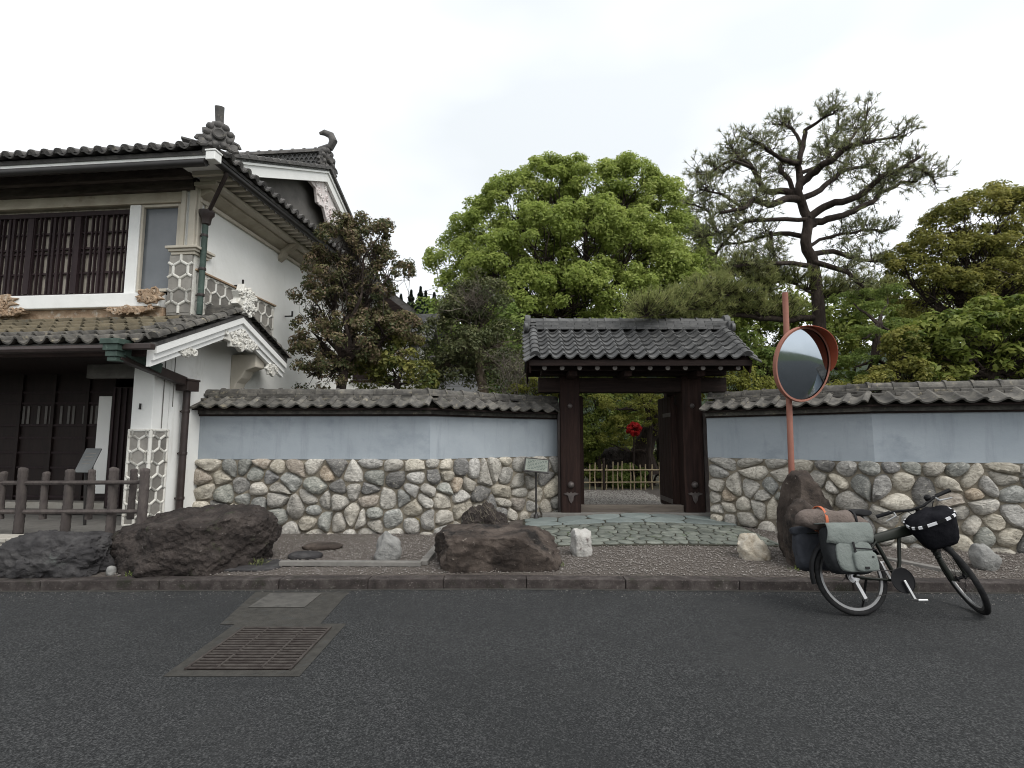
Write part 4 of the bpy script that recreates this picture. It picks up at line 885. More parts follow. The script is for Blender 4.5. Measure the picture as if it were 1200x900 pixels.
# ------------------------------------------------------------------ boulders and stones
def stone(name,c,size,m,label,cat,group=None,**k):
    o=rock(name,c,size,M[m],None,**k); tag(o,label,cat,group); return o
stone('boulder',(-3.66,6.28,.34),(.87,.50,.48),'boulder','huge rough dark brown boulder, wedge shaped, between the fence and the stone wall','boulder',seed=3,sub=6,
      planes=[((-.33,-.18,.9),.70),((.05,-.3,.95),.86),((.75,-.5,.05),.86),((-.5,-.6,.1),.88)],amp=.13,freq=1.6,fine=.08,sq=2.8)
stone('boulder',(-5.02,5.99,.25),(.60,.27,.29),'boulder2','low smooth slate-coloured boulder at the left kerb in front of the platform','boulder',seed=9,sub=6,
      planes=[((-.1,-.1,1),.95)],amp=.17,freq=2.0,fine=.09,sq=2.8)
stone('boulder',(-.20,6.22,.26),(.73,.36,.31),'boulder3','reddish brown boulder with a flat top near the centre of the bed','boulder',seed=14,sub=6,
      planes=[((.04,-.12,1),.82),((-.95,-.25,.0),.86),((.8,-.25,.45),.86),((.1,-1,-.12),.80)],amp=.11,freq=1.5,fine=.07,sq=3.4)
st=stone('standing_stone',(3.58,6.42,.57),(.40,.24,.60),'boulder3','tall peaked reddish standing stone at the foot of the mirror pole','stone',seed=21,sub=5,
      planes=[((.75,-.1,.62),.50),((-.95,-.1,.15),.72),((0,-1,.1),.8)],amp=.10,freq=1.3,fine=.05,sq=3.2)
stone('boulder',(3.40,6.13,.42),(.30,.24,.47),'boulder3','rounded brown boulder leaning against the standing stone behind the bicycle','boulder',seed=23,sub=5,
      planes=[((.45,-.1,.85),.72),((-.3,-.9,.2),.86)],amp=.10,freq=1.2,fine=.05,sq=2.7)
stone('stone',(.84,6.62,.28),(.125,.10,.19),'whitestone','small white upright quartz stone before the paving','stone',seed=31,sub=4,planes=[((.2,-.3,1),.85),((-.9,-.3,0),.8)],amp=.16,freq=1.5,fine=.05,sq=3.2)
stone('stone',(2.87,6.45,.25),(.17,.13,.19),'cream','small cream coloured lumpy stone at the right front of the paving','stone',seed=36,sub=4,planes=[((.7,-.2,.7),.72),((-.6,-.3,.6),.8)],amp=.16,freq=1.9,fine=.06,sq=2.8)
stone('stone',(-1.46,6.40,.27),(.155,.13,.20),'greystone','small pointed grey stone standing in the gravel behind the edging','stone',seed=41,sub=4,planes=[((.6,-.1,.8),.66),((-.8,-.3,.4),.75)],amp=.15,freq=1.6,fine=.06)
stone('stone',(5.27,6.06,.24),(.135,.11,.15),'greystone','pale grey stone behind the bicycle front wheel','stone',seed=44,sub=4,planes=[((.6,-.3,.7),.75)],amp=.14,freq=1.6,fine=.05)
stone('flat_stone',(-2.44,7.0,.175),(.25,.13,.045),'boulder3','flat red-brown stepping stone in the gravel near the big boulder','stone',seed=47,sub=4,amp=.09,sq=3)
stone('flat_stone',(-2.48,6.52,.165),(.20,.12,.045),'boulder2','flat dark slate disc lying in the gravel beside the red-brown stone','stone',seed=49,sub=4,amp=.06,sq=3)
stone('flat_stone',(-2.98,6.22,.125),(.40,.27,.03),'boulder2','flat dark base slab under the right end of the huge boulder','stone',seed=52,sub=4,amp=.05,sq=3)
stone('rock',(-.40,7.45,.34),(.36,.22,.34),'boulder','dark jagged rock behind the flat-topped boulder against the wall','rock',seed=55,sub=5,planes=[((-.6,-.2,.75),.6),((.6,-.2,.75),.72)],amp=.22,freq=1.9,fine=.1)
stone('stone',(-4.32,5.88,.14),(.045,.04,.055),'greystone','tiny pale stone between the two left boulders','stone',seed=58,sub=3,amp=.1)
b=MB(); rs=random.Random(4)
for i in range(170):
    x=rs.gauss(-.42,.17); y=rs.uniform(7.18,7.36); z=.40+rs.uniform(-.1,.3)
    a=V(x,y,z); d=V(rs.gauss(0,.5),rs.uniform(-.8,.1),rs.uniform(.4,1)).normalized(); e=a+d*rs.uniform(.06,.16); s_=d.orthogonal().normalized()*.004
    b.add([a-s_,a+s_,e],[(0,1,2)])
tag(b.build('dry_sprigs',M['twig']),'dry pale sprigs growing over the dark jagged rock','dry plant',kind='stuff')
# ------------------------------------------------------------------ signs
def noteboard(name,m1): return m1
inkb=mat('sign_print',[(.15,.17,.145),(.22,.24,.21)],scale=6,rough=.5)
ink=simple('dark_print',(.06,.08,.07),.6)
sg=thing('sign_stand',(.40,8.93,.21),'small tilted information board on a thin black pole by the left gate post','sign')
b=MB(); b.lathe([(.15,0),(.15,.015),(.05,.03),(.03,.10),(.018,.12)],(.40,8.93,.21),(0,0,1),16); b.build('base',M['gutter'],sg,smooth=True)
b=MB(); b.tube([(.40,8.93,.30),(.40,8.93,1.06)],.016,8); b.build('pole',M['gutter'],sg,smooth=True)
B0=V(.41,8.92,1.11); bx=V(1,-.05,-.09).normalized(); by=V(-.10,.55,.80).normalized(); by=(by-bx*by.dot(bx)).normalized(); bn=bx.cross(by)
def board(parent,c,w,h,t,name,m):
    b=MB(); b.prism([c-bx*w/2-by*h/2,c+bx*w/2-by*h/2,c+bx*w/2+by*h/2,c-bx*w/2+by*h/2],bn*t); return b.build(name,m,parent,bevel=.004)
board(sg,B0,.42,.27,.018,'frame',M['gutter']); pl_=board(sg,B0+bn*.0185,.37,.225,.003,'panel',inkb)
b=MB(); rs=random.Random(2)
for r in range(7):
    y=.085-r*.027; x=-.15
    while x<.14:
        w=rs.uniform(.012,.05)
        c=B0+bn*.0218+bx*(x+w/2)+by*y; b.add([c-bx*w/2-by*.006,c+bx*w/2-by*.006,c+bx*w/2+by*.006,c-bx*w/2+by*.006],[(0,1,2,3)]); x+=w+.012
b.build('print',ink,pl_)
sg=thing('sign_stand',(-5.72,7.15,.43),'dark slanted notice board on legs behind the wooden fence','sign')
c=P(104,540,7.15); bx=V(1,.05,-.02).normalized(); by=V(.22,.5,.85).normalized(); by=(by-bx*by.dot(bx)).normalized(); bn=bx.cross(by)
gb=mat('grey_notice',[(.085,.09,.09),(.13,.135,.135)],scale=5,rough=.45)
pl_=board(sg,c,.20,.36,.02,'panel',gb)
b=MB()
for r in range(4):
    y=.10-r*.05; w=.13-.02*(r%2); q=c+bn*.0225+by*y; b.add([q-bx*w/2-by*.006,q+bx*w/2-by*.006,q+bx*w/2+by*.006,q-bx*w/2+by*.006],[(0,1,2,3)])
b.build('print',M['concrete'],pl_)
b=MB(); b.tube([c-by*.10-bn*.01,(c.x,c.y+.02,.42)],.018,8); b.build('pole',M['gutter'],sg,smooth=True)
# ------------------------------------------------------------------ traffic mirror
MY=6.62; p0=P(928,590,MY); p1=P(920,343,MY); p0.z=.16
tm_=thing('traffic_mirror',(p0.x,p0.y,.16),'round convex traffic mirror with orange rim and hood on an orange pole','traffic mirror')
b=MB(); b.tube([p0,p1],.035,14); b.build('pole',M['orange'],tm_,smooth=True)
mn=V(.36,-.90,-.16).normalized(); mc=P(941,427,MY-.20)
mu=V(0,0,1); mu=(mu-mn*mu.dot(mn)).normalized(); mr_=mu.cross(mn).normalized()   # mr_: to the right as one faces the mirror from behind
MR=.445
mm=bpy.data.materials.new('mirror_face'); mm.use_nodes=True; bb=mm.node_tree.nodes['Principled BSDF']
bb.inputs['Base Color'].default_value=(.34,.385,.43,1); bb.inputs['Metallic'].default_value=1; bb.inputs['Roughness'].default_value=.10
nt=mm.node_tree; nz=N(nt,'ShaderNodeTexNoise'); nz.inputs['Scale'].default_value=3.5; nz.inputs['Detail'].default_value=6; tcn=N(nt,'ShaderNodeTexCoord'); nt.links.new(tcn.outputs['Object'],nz.inputs['Vector'])
rp=N(nt,'ShaderNodeMapRange'); rp.inputs[1].default_value=.35; rp.inputs[2].default_value=.7; rp.inputs[3].default_value=.03; rp.inputs[4].default_value=.17; nt.links.new(nz.outputs['Fac'],rp.inputs[0]); nt.links.new(rp.outputs[0],bb.inputs['Roughness'])
RC=2.2; prof=[]
for i in range(15):
    r=MR*(1-i/14); prof.append((r,math.sqrt(RC*RC-r*r)-math.sqrt(RC*RC-MR*MR)))
b=MB(); b.lathe(prof,mc,mn,48); b.build('mirror_face',mm,tm_,smooth=True)
b=MB(); b.lathe([(MR-.012,.012),(MR+.012,.016),(MR+.022,.0),(MR+.018,-.03),(MR-.02,-.05),(MR*.6,-.10),(.1,-.13),(0,-.13)],mc,mn,48); b.build('rim',M['orange'],tm_,smooth=True)
b=MB(); vs=[];n=26
for i in range(n+1):
    a=R(-15)+R(112)*i/n; e=max(0,math.sin(math.pi*i/n))**.6; d=mu*math.cos(a)-mr_*math.sin(a)*(-1)
    for rr_,h in ((MR+.025,-.01),(MR+.028,.02+.115*e),(MR+.020,.02+.115*e),(MR+.018,-.01)): vs.append(mc+d*rr_+mn*h)
b.add(vs,[(i*4+k,i*4+(k+1)%4,(i+1)*4+(k+1)%4,(i+1)*4+k) for i in range(n) for k in range(4)]); b.build('hood',M['redhood'],tm_,smooth=True)
q=P(922,427,MY); b=MB(); b.bar(mc-mn*.12,q,.05,.05); b.lathe([(.052,-.05),(.058,-.04),(.058,.04),(.052,.05)],(q.x,q.y,mc.z),(0,0,1),12); b.build('bracket',M['gutter'],tm_)
# ------------------------------------------------------------------ bicycle
BM_=Matrix.Translation((3.07,4.86,.0))@Matrix.Rotation(R(2.5),4,'Z')@Matrix.Rotation(R(-15),4,'X')@Matrix.Scale(.985,4)
bike=thing('bicycle',None,'dark touring bicycle parked on the road beside the kerb','bicycle',matrix=BM_)
rubber=mat('tyre_rubber',[(.010,.010,.011),(.024,.024,.024)],scale=20,rough=.9,spec=.12,bump=.002,bscale=90)
alu=mat('dull_aluminium',[(.30,.30,.30),(.45,.45,.45)],scale=10,rough=.38,metal=.85)
frm=mat('olive_black_paint',[(.006,.0075,.0055),(.013,.0155,.0115)],scale=5,rough=.5,spec=.22)
blk=mat('black_plastic',[(.006,.006,.007),(.014,.014,.015)],scale=9,rough=.6,spec=.15)
cloth=mat('black_cloth',[(.006,.006,.008),(.016,.016,.019)],scale=12,rough=.95,spec=.05,bump=.012,bscale=14)
RW_=.335
HA_=R(70); SA=V(-math.cos(HA_),0,math.sin(HA_)); SP=V(1.022,0,RW_); ST_=Matrix.Rotation(R(-114),3,SA)
def sx(p): return SP+ST_@(V(*p)-SP)
ident=lambda p:V(*p)
def xf(b,f): b.v=[tuple(f(p)) for p in b.v]; return b
def wheel(cx,f):
    w=[]
    b=MB(); vs=[];n=40;k=10
    for i in range(n):
        a=2*math.pi*i/n
        for j in range(k):
            t=2*math.pi*j/k; r=RW_-.024+.024*math.cos(t); vs.append((cx+r*math.cos(a),.024*math.sin(t),RW_+r*math.sin(a)))
    b.add(vs,[(i*k+j,i*k+(j+1)%k,((i+1)%n)*k+(j+1)%k,((i+1)%n)*k+j) for i in range(n) for j in range(k)])
    wo=xf(b,f).build('wheel',rubber,bike,smooth=True)
    b=MB(); b.lathe([(RW_-.044,-.013),(RW_-.066,-.012),(RW_-.07,0),(RW_-.066,.012),(RW_-.044,.013)],(cx,0,RW_),(0,1,0),40); xf(b,f).build('rim',simple('rim_metal',(.20,.20,.20),.4,.8) if cx==0 else bpy.data.materials['rim_metal'],wo,smooth=True)
    b=MB()
    for i in range(28):
        a=2*math.pi*i/28; s_=.028 if i%2 else -.028; a2=a+(.9 if (i//2)%2 else -.9)
        b.tube([(cx+.022*math.cos(a2),s_,RW_+.022*math.sin(a2)),(cx+(RW_-.066)*math.cos(a),0,RW_+(RW_-.066)*math.sin(a))],.0014,3,False)
    xf(b,f).build('spokes',M['gutter'],wo)
    b=MB(); b.lathe([(.0,-.06),(.01,-.06),(.012,-.04),(.028,-.035),(.028,-.028),(.014,-.02),(.014,.02),(.028,.028),(.028,.035),(.012,.04),(.01,.06),(0,.06)],(cx,0,RW_),(0,1,0),14); xf(b,f).build('hub',blk,wo,smooth=True)
    return wo
wheel(0,ident); wheel(1.07,sx)
BB=V(.435,0,.295); HB=V(.885,0,.72); HT=V(.838,0,.85); STP=V(.31,0,.66)
b=MB(); b.tube([BB,STP,V(.285,0,.74)],[.019,.018,.018],12); b.tube([V(.27,0,.78),V(.235,0,.88)],.0135,10); fr=b.build('frame',frm,bike,smooth=True)
def beam(p0,p1,w0,h0,w1,h1):
    b=MB(); d=(p1-p0).normalized(); u=V(0,1,0); w=d.cross(u); vs=[]
    for p,ww,hh in ((p0,w0,h0),(p0.lerp(p1,.5),(w0+w1)/2*1.05,(h0+h1)/2*1.04),(p1,w1,h1)):
        for j in range(14):
            a=2*math.pi*j/14; c,s_=math.cos(a),math.sin(a); vs.append(p+u*ww/2*math.copysign(abs(c)**.6,c)+w*hh/2*math.copysign(abs(s_)**.6,s_))
    b.add(vs,[(i*14+j,i*14+(j+1)%14,(i+1)*14+(j+1)%14,(i+1)*14+j) for i in range(2) for j in range(14)]+[tuple(range(14))[::-1],tuple(28+j for j in range(14))]); return b
b=beam(V(.30,0,.66),V(.86,0,.785),.045,.085,.055,.10); b.build('beam',frm,fr,smooth=True)
b=MB(); b.tube([BB+V(0,0,.0),V(.50,0,.46),V(.56,0,.70)],[.017,.016,.015],10); b.build('down_strut',frm,fr,smooth=True)
b=MB(); b.tube([HB,HT],.026,14); b.build('head_tube',frm,fr,smooth=True)
b=MB()
for s_ in (-1,1):
    b.tube([BB+V(-.03,s_*.03,0),V(.15,s_*.05,.315),V(0,s_*.062,RW_)],.010,8); b.tube([V(0,s_*.062,RW_),V(.18,s_*.05,.53),STP+V(.0,s_*.02,-.02)],.009,8)
    b.tube([V(-.02,s_*.07,RW_+.03),V(-.10,s_*.075,.72)],.006,6); b.tube([V(.0,s_*.07,RW_+.03),V(.08,s_*.075,.72)],.006,6); b.tube([V(-.28,s_*.075,.725),V(.22,s_*.06,.725)],.006,6)
b.tube([V(-.28,-.075,.725),V(-.28,.075,.725)],.006,6)
b.build('rear_stays',frm,fr,smooth=True)
b=MB(); vs=[];n=18
for i in range(n+1):
    a=R(30)+R(160)*i/n
    for y,dr_ in ((-.03,-.012),(-.018,.004),(.018,.004),(.03,-.012)): vs.append((.37*math.cos(a)+dr_*math.cos(a),y,RW_+(.37+dr_)*math.sin(a)))
b.add(vs,[(i*4+j,i*4+j+1,(i+1)*4+j+1,(i+1)*4+j) for i in range(n) for j in range(3)]); b.build('mudguard',blk,bike,smooth=True)
# fork and cockpit (steered)
b=MB(); 
for s_ in (-1,1):
    b.tube([V(.905,s_*.062,.66),V(.985,s_*.062,.46)],.019,10); b.tube([V(.98,s_*.064,.48),V(1.055,s_*.062,RW_-.01)],.024,10); b.tube([V(1.05,s_*.06,RW_),V(1.08,s_*.055,RW_)],.014,8)
    for q in range(5): t=q/5; c=V(.915,s_*.062,.635).lerp(V(.975,s_*.062,.49),t); b.lathe([(.020,-.012),(.027,0),(.020,.012)],c,(-.35,0,.93),10)
b.tube([V(.905,-.075,.665),V(.905,.075,.665)],.024,10); xf(b,sx).build('fork',frm,bike,smooth=True)
b=MB(); b.tube([V(.838,0,.85),V(.815,0,.915),V(.84,0,.965)],[.02,.019,.02],10); xf(b,sx).build('stem',blk,bike,smooth=True)
hb=MB(); hb.tube([V(.775,-.33,.985),V(.80,-.18,.985),V(.84,-.06,.965),V(.84,.06,.965),V(.80,.18,.985),V(.775,.33,.985)],.0125,10); hbo=xf(hb,sx).build('handlebar',blk,bike,smooth=True)
for s_ in (-1,1):
    b=MB(); b.tube([V(.773,s_*.34,.985),V(.785,s_*.215,.985)],[.018,.017],10); xf(b,sx).build('grip',blk,hbo,smooth=True)
    b=MB(); b.tube([V(.80,s_*.19,.98),V(.85,s_*.20,.965),V(.86,s_*.30,.955)],[.012,.008,.006],7); xf(b,sx).build('brake_lever',alu,hbo,smooth=True)
    b=MB(); b.tube([V(.86,s_*.19,.97),V(.93,s_*.12,1.02),V(.93,s_*.05,.90),V(.9,s_*.03,.78)],.004,5); xf(b,sx).build('cable',blk,hbo,smooth=True)
b=MB(); b.lathe([(0,-.02),(.025,-.02),(.03,.01),(.02,.025),(0,.027)],(.80,.13,1.0),(0,0,1),10); xf(b,sx).build('bell',blk,hbo,smooth=True)
# saddle, cranks
o=rock('saddle',(.20,0,.905),(.15,.075,.035),blk,bike,seed=2,sub=3,amp=.0,fine=0,sq=2.4,planes=[((.5,.86,0),.62),((.5,-.86,0),.62)])
b=MB(); b.lathe([(.085,-.003),(.092,0),(.085,.003),(.055,.003),(.05,0)],BB+V(0,-.055,0),(0,1,0),24); cr_=b.build('chainring',blk,bike,smooth=True)
b=MB(); b.lathe([(.105,-.002),(.112,0),(.105,.002),(.0,.004)],BB+V(0,-.072,0),(0,1,0),24); b.build('chain_guard',simple('smoked_plastic',(.007,.007,.008),.5,0,.12),cr_,smooth=True)
for s_,d in ((-1,V(.045,0,-.165)),(1,V(-.045,0,.165))):
    b=MB(); b.bar(BB+V(0,s_*.085,0),BB+V(0,s_*.10,0)+d,.022,.016,(0,1,0)); b.build('crank',alu,cr_,bevel=.003)
    c=BB+V(0,s_*.15,0)+d; b=MB(); b.box(c.x-.045,c.x+.045,c.y-.045,c.y+.045,c.z-.010,c.z+.010); b.build('pedal',alu,cr_,bevel=.006)
b=MB(); b.tube([BB+V(0,-.05,.088),V(0,-.05,RW_+.04)],.004,5); b.tube([BB+V(0,-.05,-.088),V(.06,-.05,RW_-.19),V(-.0,-.05,RW_-.04)],.004,5); b.build('chain',M['gutter'],cr_)
b=MB()
for r,y in ((.058,-.045),(.048,-.05),(.036,-.055)): b.lathe([(r,-.0015),(r,.0015),(.012,.0015)],(0,y,RW_),(0,1,0),20)
b.build('sprockets',alu,bike)
b=MB(); b.bar((.0,-.06,RW_-.05),(.05,-.062,RW_-.19),.03,.02,(0,1,0)); b.lathe([(.024,-.005),(.024,.005)],(.05,-.062,RW_-.19),(0,1,0),12); b.build('derailleur',alu,bike)
b=MB(); b.tube([V(.18,.05,.32),V(.20,.24,.045)],[.011,.010],8); b.build('kickstand',blk,bike,smooth=True)
# luggage (rests on the bicycle)
grn=mat('grey_green_canvas',[(.125,.142,.132),(.17,.188,.176)],scale=7,rough=.9,bump=.016,bscale=14,bdet=6)
gdk=mat('dark_pannier_cloth',[(.012,.013,.014),(.028,.030,.032)],scale=7,rough=.9,spec=.1,bump=.008,bscale=18)
nav=mat('blue_grey_cloth',[(.018,.020,.026),(.042,.045,.053)],scale=7,rough=.9,bump=.01,bscale=14)
brn=mat('taupe_roll_cloth',[(.095,.075,.065),(.155,.125,.11)],scale=8,rough=.9,bump=.035,bscale=11,bdet=6,dist=1.5)
def soft(name,c,s,m,parent,seed,sq=4.5,amp=.035,planes=(),rotz=0): return rock(name,c,s,m,parent,seed=seed,sub=4,amp=amp,freq=1.4,fine=.035,sq=sq,planes=planes,rotz=rotz)
pn=thing('pannier_bag',None,'grey-green pannier bag with a black strap on the near side of the bicycle rack','bag',matrix=BM_)
soft('bag_body',(-.10,-.175,.565),(.205,.085,.215),gdk,pn,3)
b=MB(); vs=[];nx,nz=10,9
for j in range(nz+1):
    for i in range(nx+1):
        u=i/nx; t=j/nz; x=-.305+.41*u+.05*t*(1-u)*0+.012*math.sin(t*4); 
        if t<.35: y=-.10-.165*(t/.35); z=.80-.012*(t/.35)**2
        else: q=(t-.35)/.65; y=-.265-.018*math.sin(q*3); z=.785-.19*q*(1-.12*math.cos(u*6.28))
        x=x+(.03*(t-.35) if t>.35 else 0)*(1-2*u)*-.4
        vs.append((x,y-.004*mnoise.noise(Vector((x*20,z*20,0))),z+.006*mnoise.noise(Vector((x*9,y*9,3)))))
b.add(vs,[(j*(nx+1)+i,j*(nx+1)+i+1,(j+1)*(nx+1)+i+1,(j+1)*(nx+1)+i) for j in range(nz) for i in range(nx)]); o=b.build('flap',grn,pn,smooth=True); m=o.modifiers.new('thick','SOLIDIFY'); m.thickness=.01
soft('front_panel',(-.085,-.255,.50),(.165,.022,.135),grn,pn,5)
soft('pocket',(-.02,-.285,.455),(.105,.025,.085),grn,pn,6)
b=MB(); b.bar((-.10,-.292,.62),(-.10,-.302,.40),.018,.006,(0,1,0)); b.bar((-.10,-.30,.565),(.10,-.296,.55),.012,.006,(0,1,0)); b.build('strap',blk,pn)
b=MB(); b.box(-.055,-.02,-.318,-.309,.39,.41); b.box(.03,.045,-.318,-.309,.485,.495); b.build('buckle',blk,pn)
fp=thing('pannier_bag',None,'dark blue-grey pannier bag on the far side of the bicycle rack','bag',matrix=BM_)
soft('bag_body',(-.20,.17,.57),(.18,.075,.18),nav,fp,8,amp=.07); soft('roll_top',(-.21,.16,.755),(.18,.06,.05),nav,fp,9,sq=3,amp=.08)
rl=thing('luggage_roll',None,'taupe rolled bag strapped with an orange band on top of the bicycle rack','bag',matrix=BM_)
b=MB(); pts=[];rr=[]
for i in range(22):
    t=i/21; pts.append(V(-.40+.66*t,-.0-.03*math.sin(t*3),.845+.012*math.sin(t*6)-.03*t)); e=min(1,math.sin(math.pi*min(.985,max(0.02,t)))**.35*1.05); rr.append(.122*e*(1+.05*math.sin(t*21)+.04*math.sin(t*37))*(1-.28*t))
b.tube(pts,rr,18); b.v=[tuple(V(*p)+V(0,mnoise.noise(V(*p)*14)*.02,mnoise.noise(V(*p)*11+V(9,0,0))*.022)) for p in b.v]; b.build('roll_body',brn,rl,smooth=True,ang=80)
b=MB(); b.lathe([(.118,-.013),(.126,-.012),(.126,.012),(.118,.013)],(-.19,-.015,.845),(1,0,-.03),20); b.build('orange_strap',simple('orange_strap',(.40,.11,.05),.7),rl,smooth=True)
b=MB(); b.lathe([(.085,-.01),(.095,-.009),(.095,.009),(.085,.01)],(.10,-.03,.835),(1,0,-.05),18); b.build('black_strap',blk,rl,smooth=True)
fb=thing('handlebar_bag',None,'black handlebar basket bag with white dashed trim on the bicycle','bag',matrix=BM_)
b=MB(); vs=[];n=28; lev=[(.70,.055),(.705,.085),(.78,.105),(.86,.118),(.93,.125)]
C0=V(1.015,0,0)
def ring(rx,ry,z,k,sqq=3.2):
    a=2*math.pi*k/n; c,s_=math.cos(a),math.sin(a); e=2/sqq
    return V(C0.x+rx*math.copysign(abs(c)**e,c),ry*math.copysign(abs(s_)**e,s_),z)
prof=[(.04,.05,.655),(.085,.125,.66),(.10,.15,.70),(.112,.175,.80),(.120,.195,.90),(.123,.20,.925)]
for rx,ry,z in prof:
    for k in range(n): p=ring(rx,ry,z,k); vs.append(p+V(mnoise.noise(p*9)*.010,mnoise.noise(p*9+V(5,0,0))*.012,mnoise.noise(p*6)*.012))
b.add(vs,[(i*n+k,i*n+(k+1)%n,(i+1)*n+(k+1)%n,(i+1)*n+k) for i in range(len(prof)-1) for k in range(n)]+[tuple(range(n))]); xf(b,sx).build('basket',cloth,fb,smooth=True,ang=80)
b=MB(); vs=[];prof=[(.121,.198,.925),(.118,.192,.95),(.09,.15,.985),(.05,.09,.975),(.01,.02,.985)]
for rx,ry,z in prof:
    for k in range(n): p=ring(rx,ry,z,k,2.4); vs.append(p+V(0,0,mnoise.noise(p*17)*.032+mnoise.noise(p*40)*.012))
b.add(vs,[(i*n+k,i*n+(k+1)%n,(i+1)*n+(k+1)%n,(i+1)*n+k) for i in range(len(prof)-1) for k in range(n)]+[tuple((len(prof)-1)*n+k for k in range(n))]); xf(b,sx).build('drawn_top',cloth,fb,smooth=True,ang=80)
wt_=simple('white_trim',(.62,.62,.64),.7); n2=n; b=MB(); b2=MB()
for k in range(n):
    q=MB() if k%2 else b2
    q.add([ring(.128,.205,.915,k),ring(.128,.205,.915,k+1),ring(.127,.204,.94,k+1),ring(.127,.204,.94,k),ring(.118,.193,.915,k),ring(.118,.193,.915,k+1),ring(.118,.193,.94,k+1),ring(.118,.193,.94,k)],[(0,1,2,3),(4,7,6,5),(3,2,6,7),(0,4,5,1),(0,3,7,4),(1,5,6,2)])
    if k%2: xf(q,sx).build('trim_dash',wt_,fb)
xf(b2,sx).build('rim_band',blk,fb)
# ------------------------------------------------------------------ houses behind
rwg=thing('rear_house',(-4.6,15,.3),'white walled house with a dark tiled roof behind the reddish tree','house')
b=MB(); b.prism([(-6.6,12.9,.2),(-2.75,12.9,.2),(-2.75,12.9,4.55),(-4.6,12.9,6.0),(-6.6,12.9,4.5)],(0,1,0)); b.build('wall',M['plaster'],rwg)
b=MB()
for (xa,za,xb,zb) in ((-4.6,6.35,-2.35,4.62),(-4.6,6.35,-6.9,4.6)): b.prism([(xa,12.5,za),(xb,12.5,zb),(xb,12.5,zb-.16),(xa,12.5,za-.16)],(0,1.5,0))
rf=b.build('roof',M['tiledark'],rwg)
hv=halfround('verge_tile',.09,.30,M['tiledark']); d=V(-2.25,0,1.73).normalized()
for k in range(10): inst('verge_tile',hv,rf,V(-2.35,12.6,4.66)+d*(.28*k),d,(0,1,0))
b=MB(); b.prism([(-4.6,12.46,6.17),(-2.4,12.46,4.5),(-2.4,12.46,4.25),(-4.6,12.46,5.9)],(0,.04,0)); b.build('barge_board',M['woodx'],rf)
b=MB(); b.box(-3.9,-3.2,12.86,12.89,3.0,3.9); w_=b.build('window',M['black'],rwg)
b=MB(); b.box(-3.95,-3.15,12.84,12.859,2.92,2.98); b.build('sill',M['wood'],w_)
bh=thing('far_house',(-4.2,15.3,.3),'grey tiled roof end of a small house between the reddish tree and the twiggy tree','house')
b=MB(); b.box(-6.5,-2.63,14.5,16.2,.2,4.15); b.build('wall',M['plaster'],bh)
b=MB(); b.prism([(-2.25,14.15,4.12),(-2.25,15.35,5.0),(-2.25,16.55,4.12),(-2.25,16.55,4.02),(-2.25,15.35,4.86),(-2.25,14.15,4.02)],(-4.5,0,0)); rf=b.build('roof',M['tiledark'],bh)
tv=V(0,1.2,.88).normalized(); tt=pantile('roof_tile',.25,.30,.025,M['tile'],.035,.045)
for r in range(6):
    for c_ in range(8): inst('roof_tile',tt,rf,V(-2.5-.25*c_,14.12,4.13)+tv*(.25*r),(1,0,random.uniform(-.02,.02)),tv-V(0,.05,.08))
hv=halfround('verge_tile',.08,.27,M['tile'])
for r in range(6): inst('verge_tile',hv,rf,V(-2.24,14.12,4.18)+tv*(.25*r),tv,(-1,0,0))
b=MB(); b.box(-6.6,-2.2,15.22,15.48,4.96,5.2); b.build('ridge',M['tile'],rf)
b=MB(); b.tube([(-2.25,15.35,5.1),(-2.12,15.35,5.2),(-2.06,15.35,5.36),(-2.12,15.35,5.46)],[.12,.11,.08,.04],8); b.build('ridge_ornament',M['tiledark'],rf,smooth=True)
b=MB(); b.box(-3.4,-2.9,14.46,14.49,2.6,3.5); b.build('window',M['black'],bh)
sh=thing('garden_shed',(-1.6,15,.3),'low garden shed of grey horizontal boards behind the twiggy tree','shed')
for k in range(9):
    b=MB(); b.box(-2.2,-.9,15,15.04,2.1+k*.19,2.28+k*.19); b.build('board',mat('grey_board',[(.16,.165,.17),(.24,.245,.25)],scale=3,rough=.8,rnd=.12,stretch=(.4,4,4)) if k==0 else bpy.data.materials['grey_board'],sh)
b=MB(); b.box(-2.15,-.95,15.05,17,.2,3.8); b.build('wall',M['concrete'],sh)
b=MB(); b.prism([(-2.4,14.8,3.78),(-.7,14.8,3.78),(-.7,17.2,4.3),(-2.4,17.2,4.3)],(0,0,.08)); b.build('roof',M['tiledark'],sh)
# ------------------------------------------------------------------ vegetation helpers
def nrmz(a): return a/np.maximum(np.linalg.norm(a,axis=1,keepdims=True),1e-6)
def leafmesh(name,C,Nn,size,asp,m,parent,lc,curl=.25,T=None):
    """one small pointed leaf (two folded triangles pairs) per centre"""
    n=len(C); Nn=nrmz(Nn)
    if T is None: T=RNG.normal(size=(n,3))
    T=nrmz(T-Nn*np.sum(T*Nn,1,keepdims=True)); B=np.cross(Nn,T); s=size[:,None]
    v=np.stack([C-T*s*.5,C+B*s*asp*.5+Nn*s*curl*.3,C+T*s*.5-Nn*s*curl*.4,C-B*s*asp*.5+Nn*s*curl*.3],1)
    if parent is not None: v=v-np.array(WOFF[parent])
    me=bpy.data.meshes.new(name); me.vertices.add(n*4); me.vertices.foreach_set('co',v.reshape(-1).astype(np.float32))
    me.loops.add(n*4); me.loops.foreach_set('vertex_index',np.arange(n*4,dtype=np.int32)); me.polygons.add(n); me.polygons.foreach_set('loop_start',np.arange(0,n*4,4,dtype=np.int32))
    me.update(calc_edges=True); a=me.attributes.new('lc','FLOAT','POINT'); a.data.foreach_set('value',np.repeat(np.clip(lc,0,1),4).astype(np.float32))
    me.materials.append(m); return link(name,me,parent)
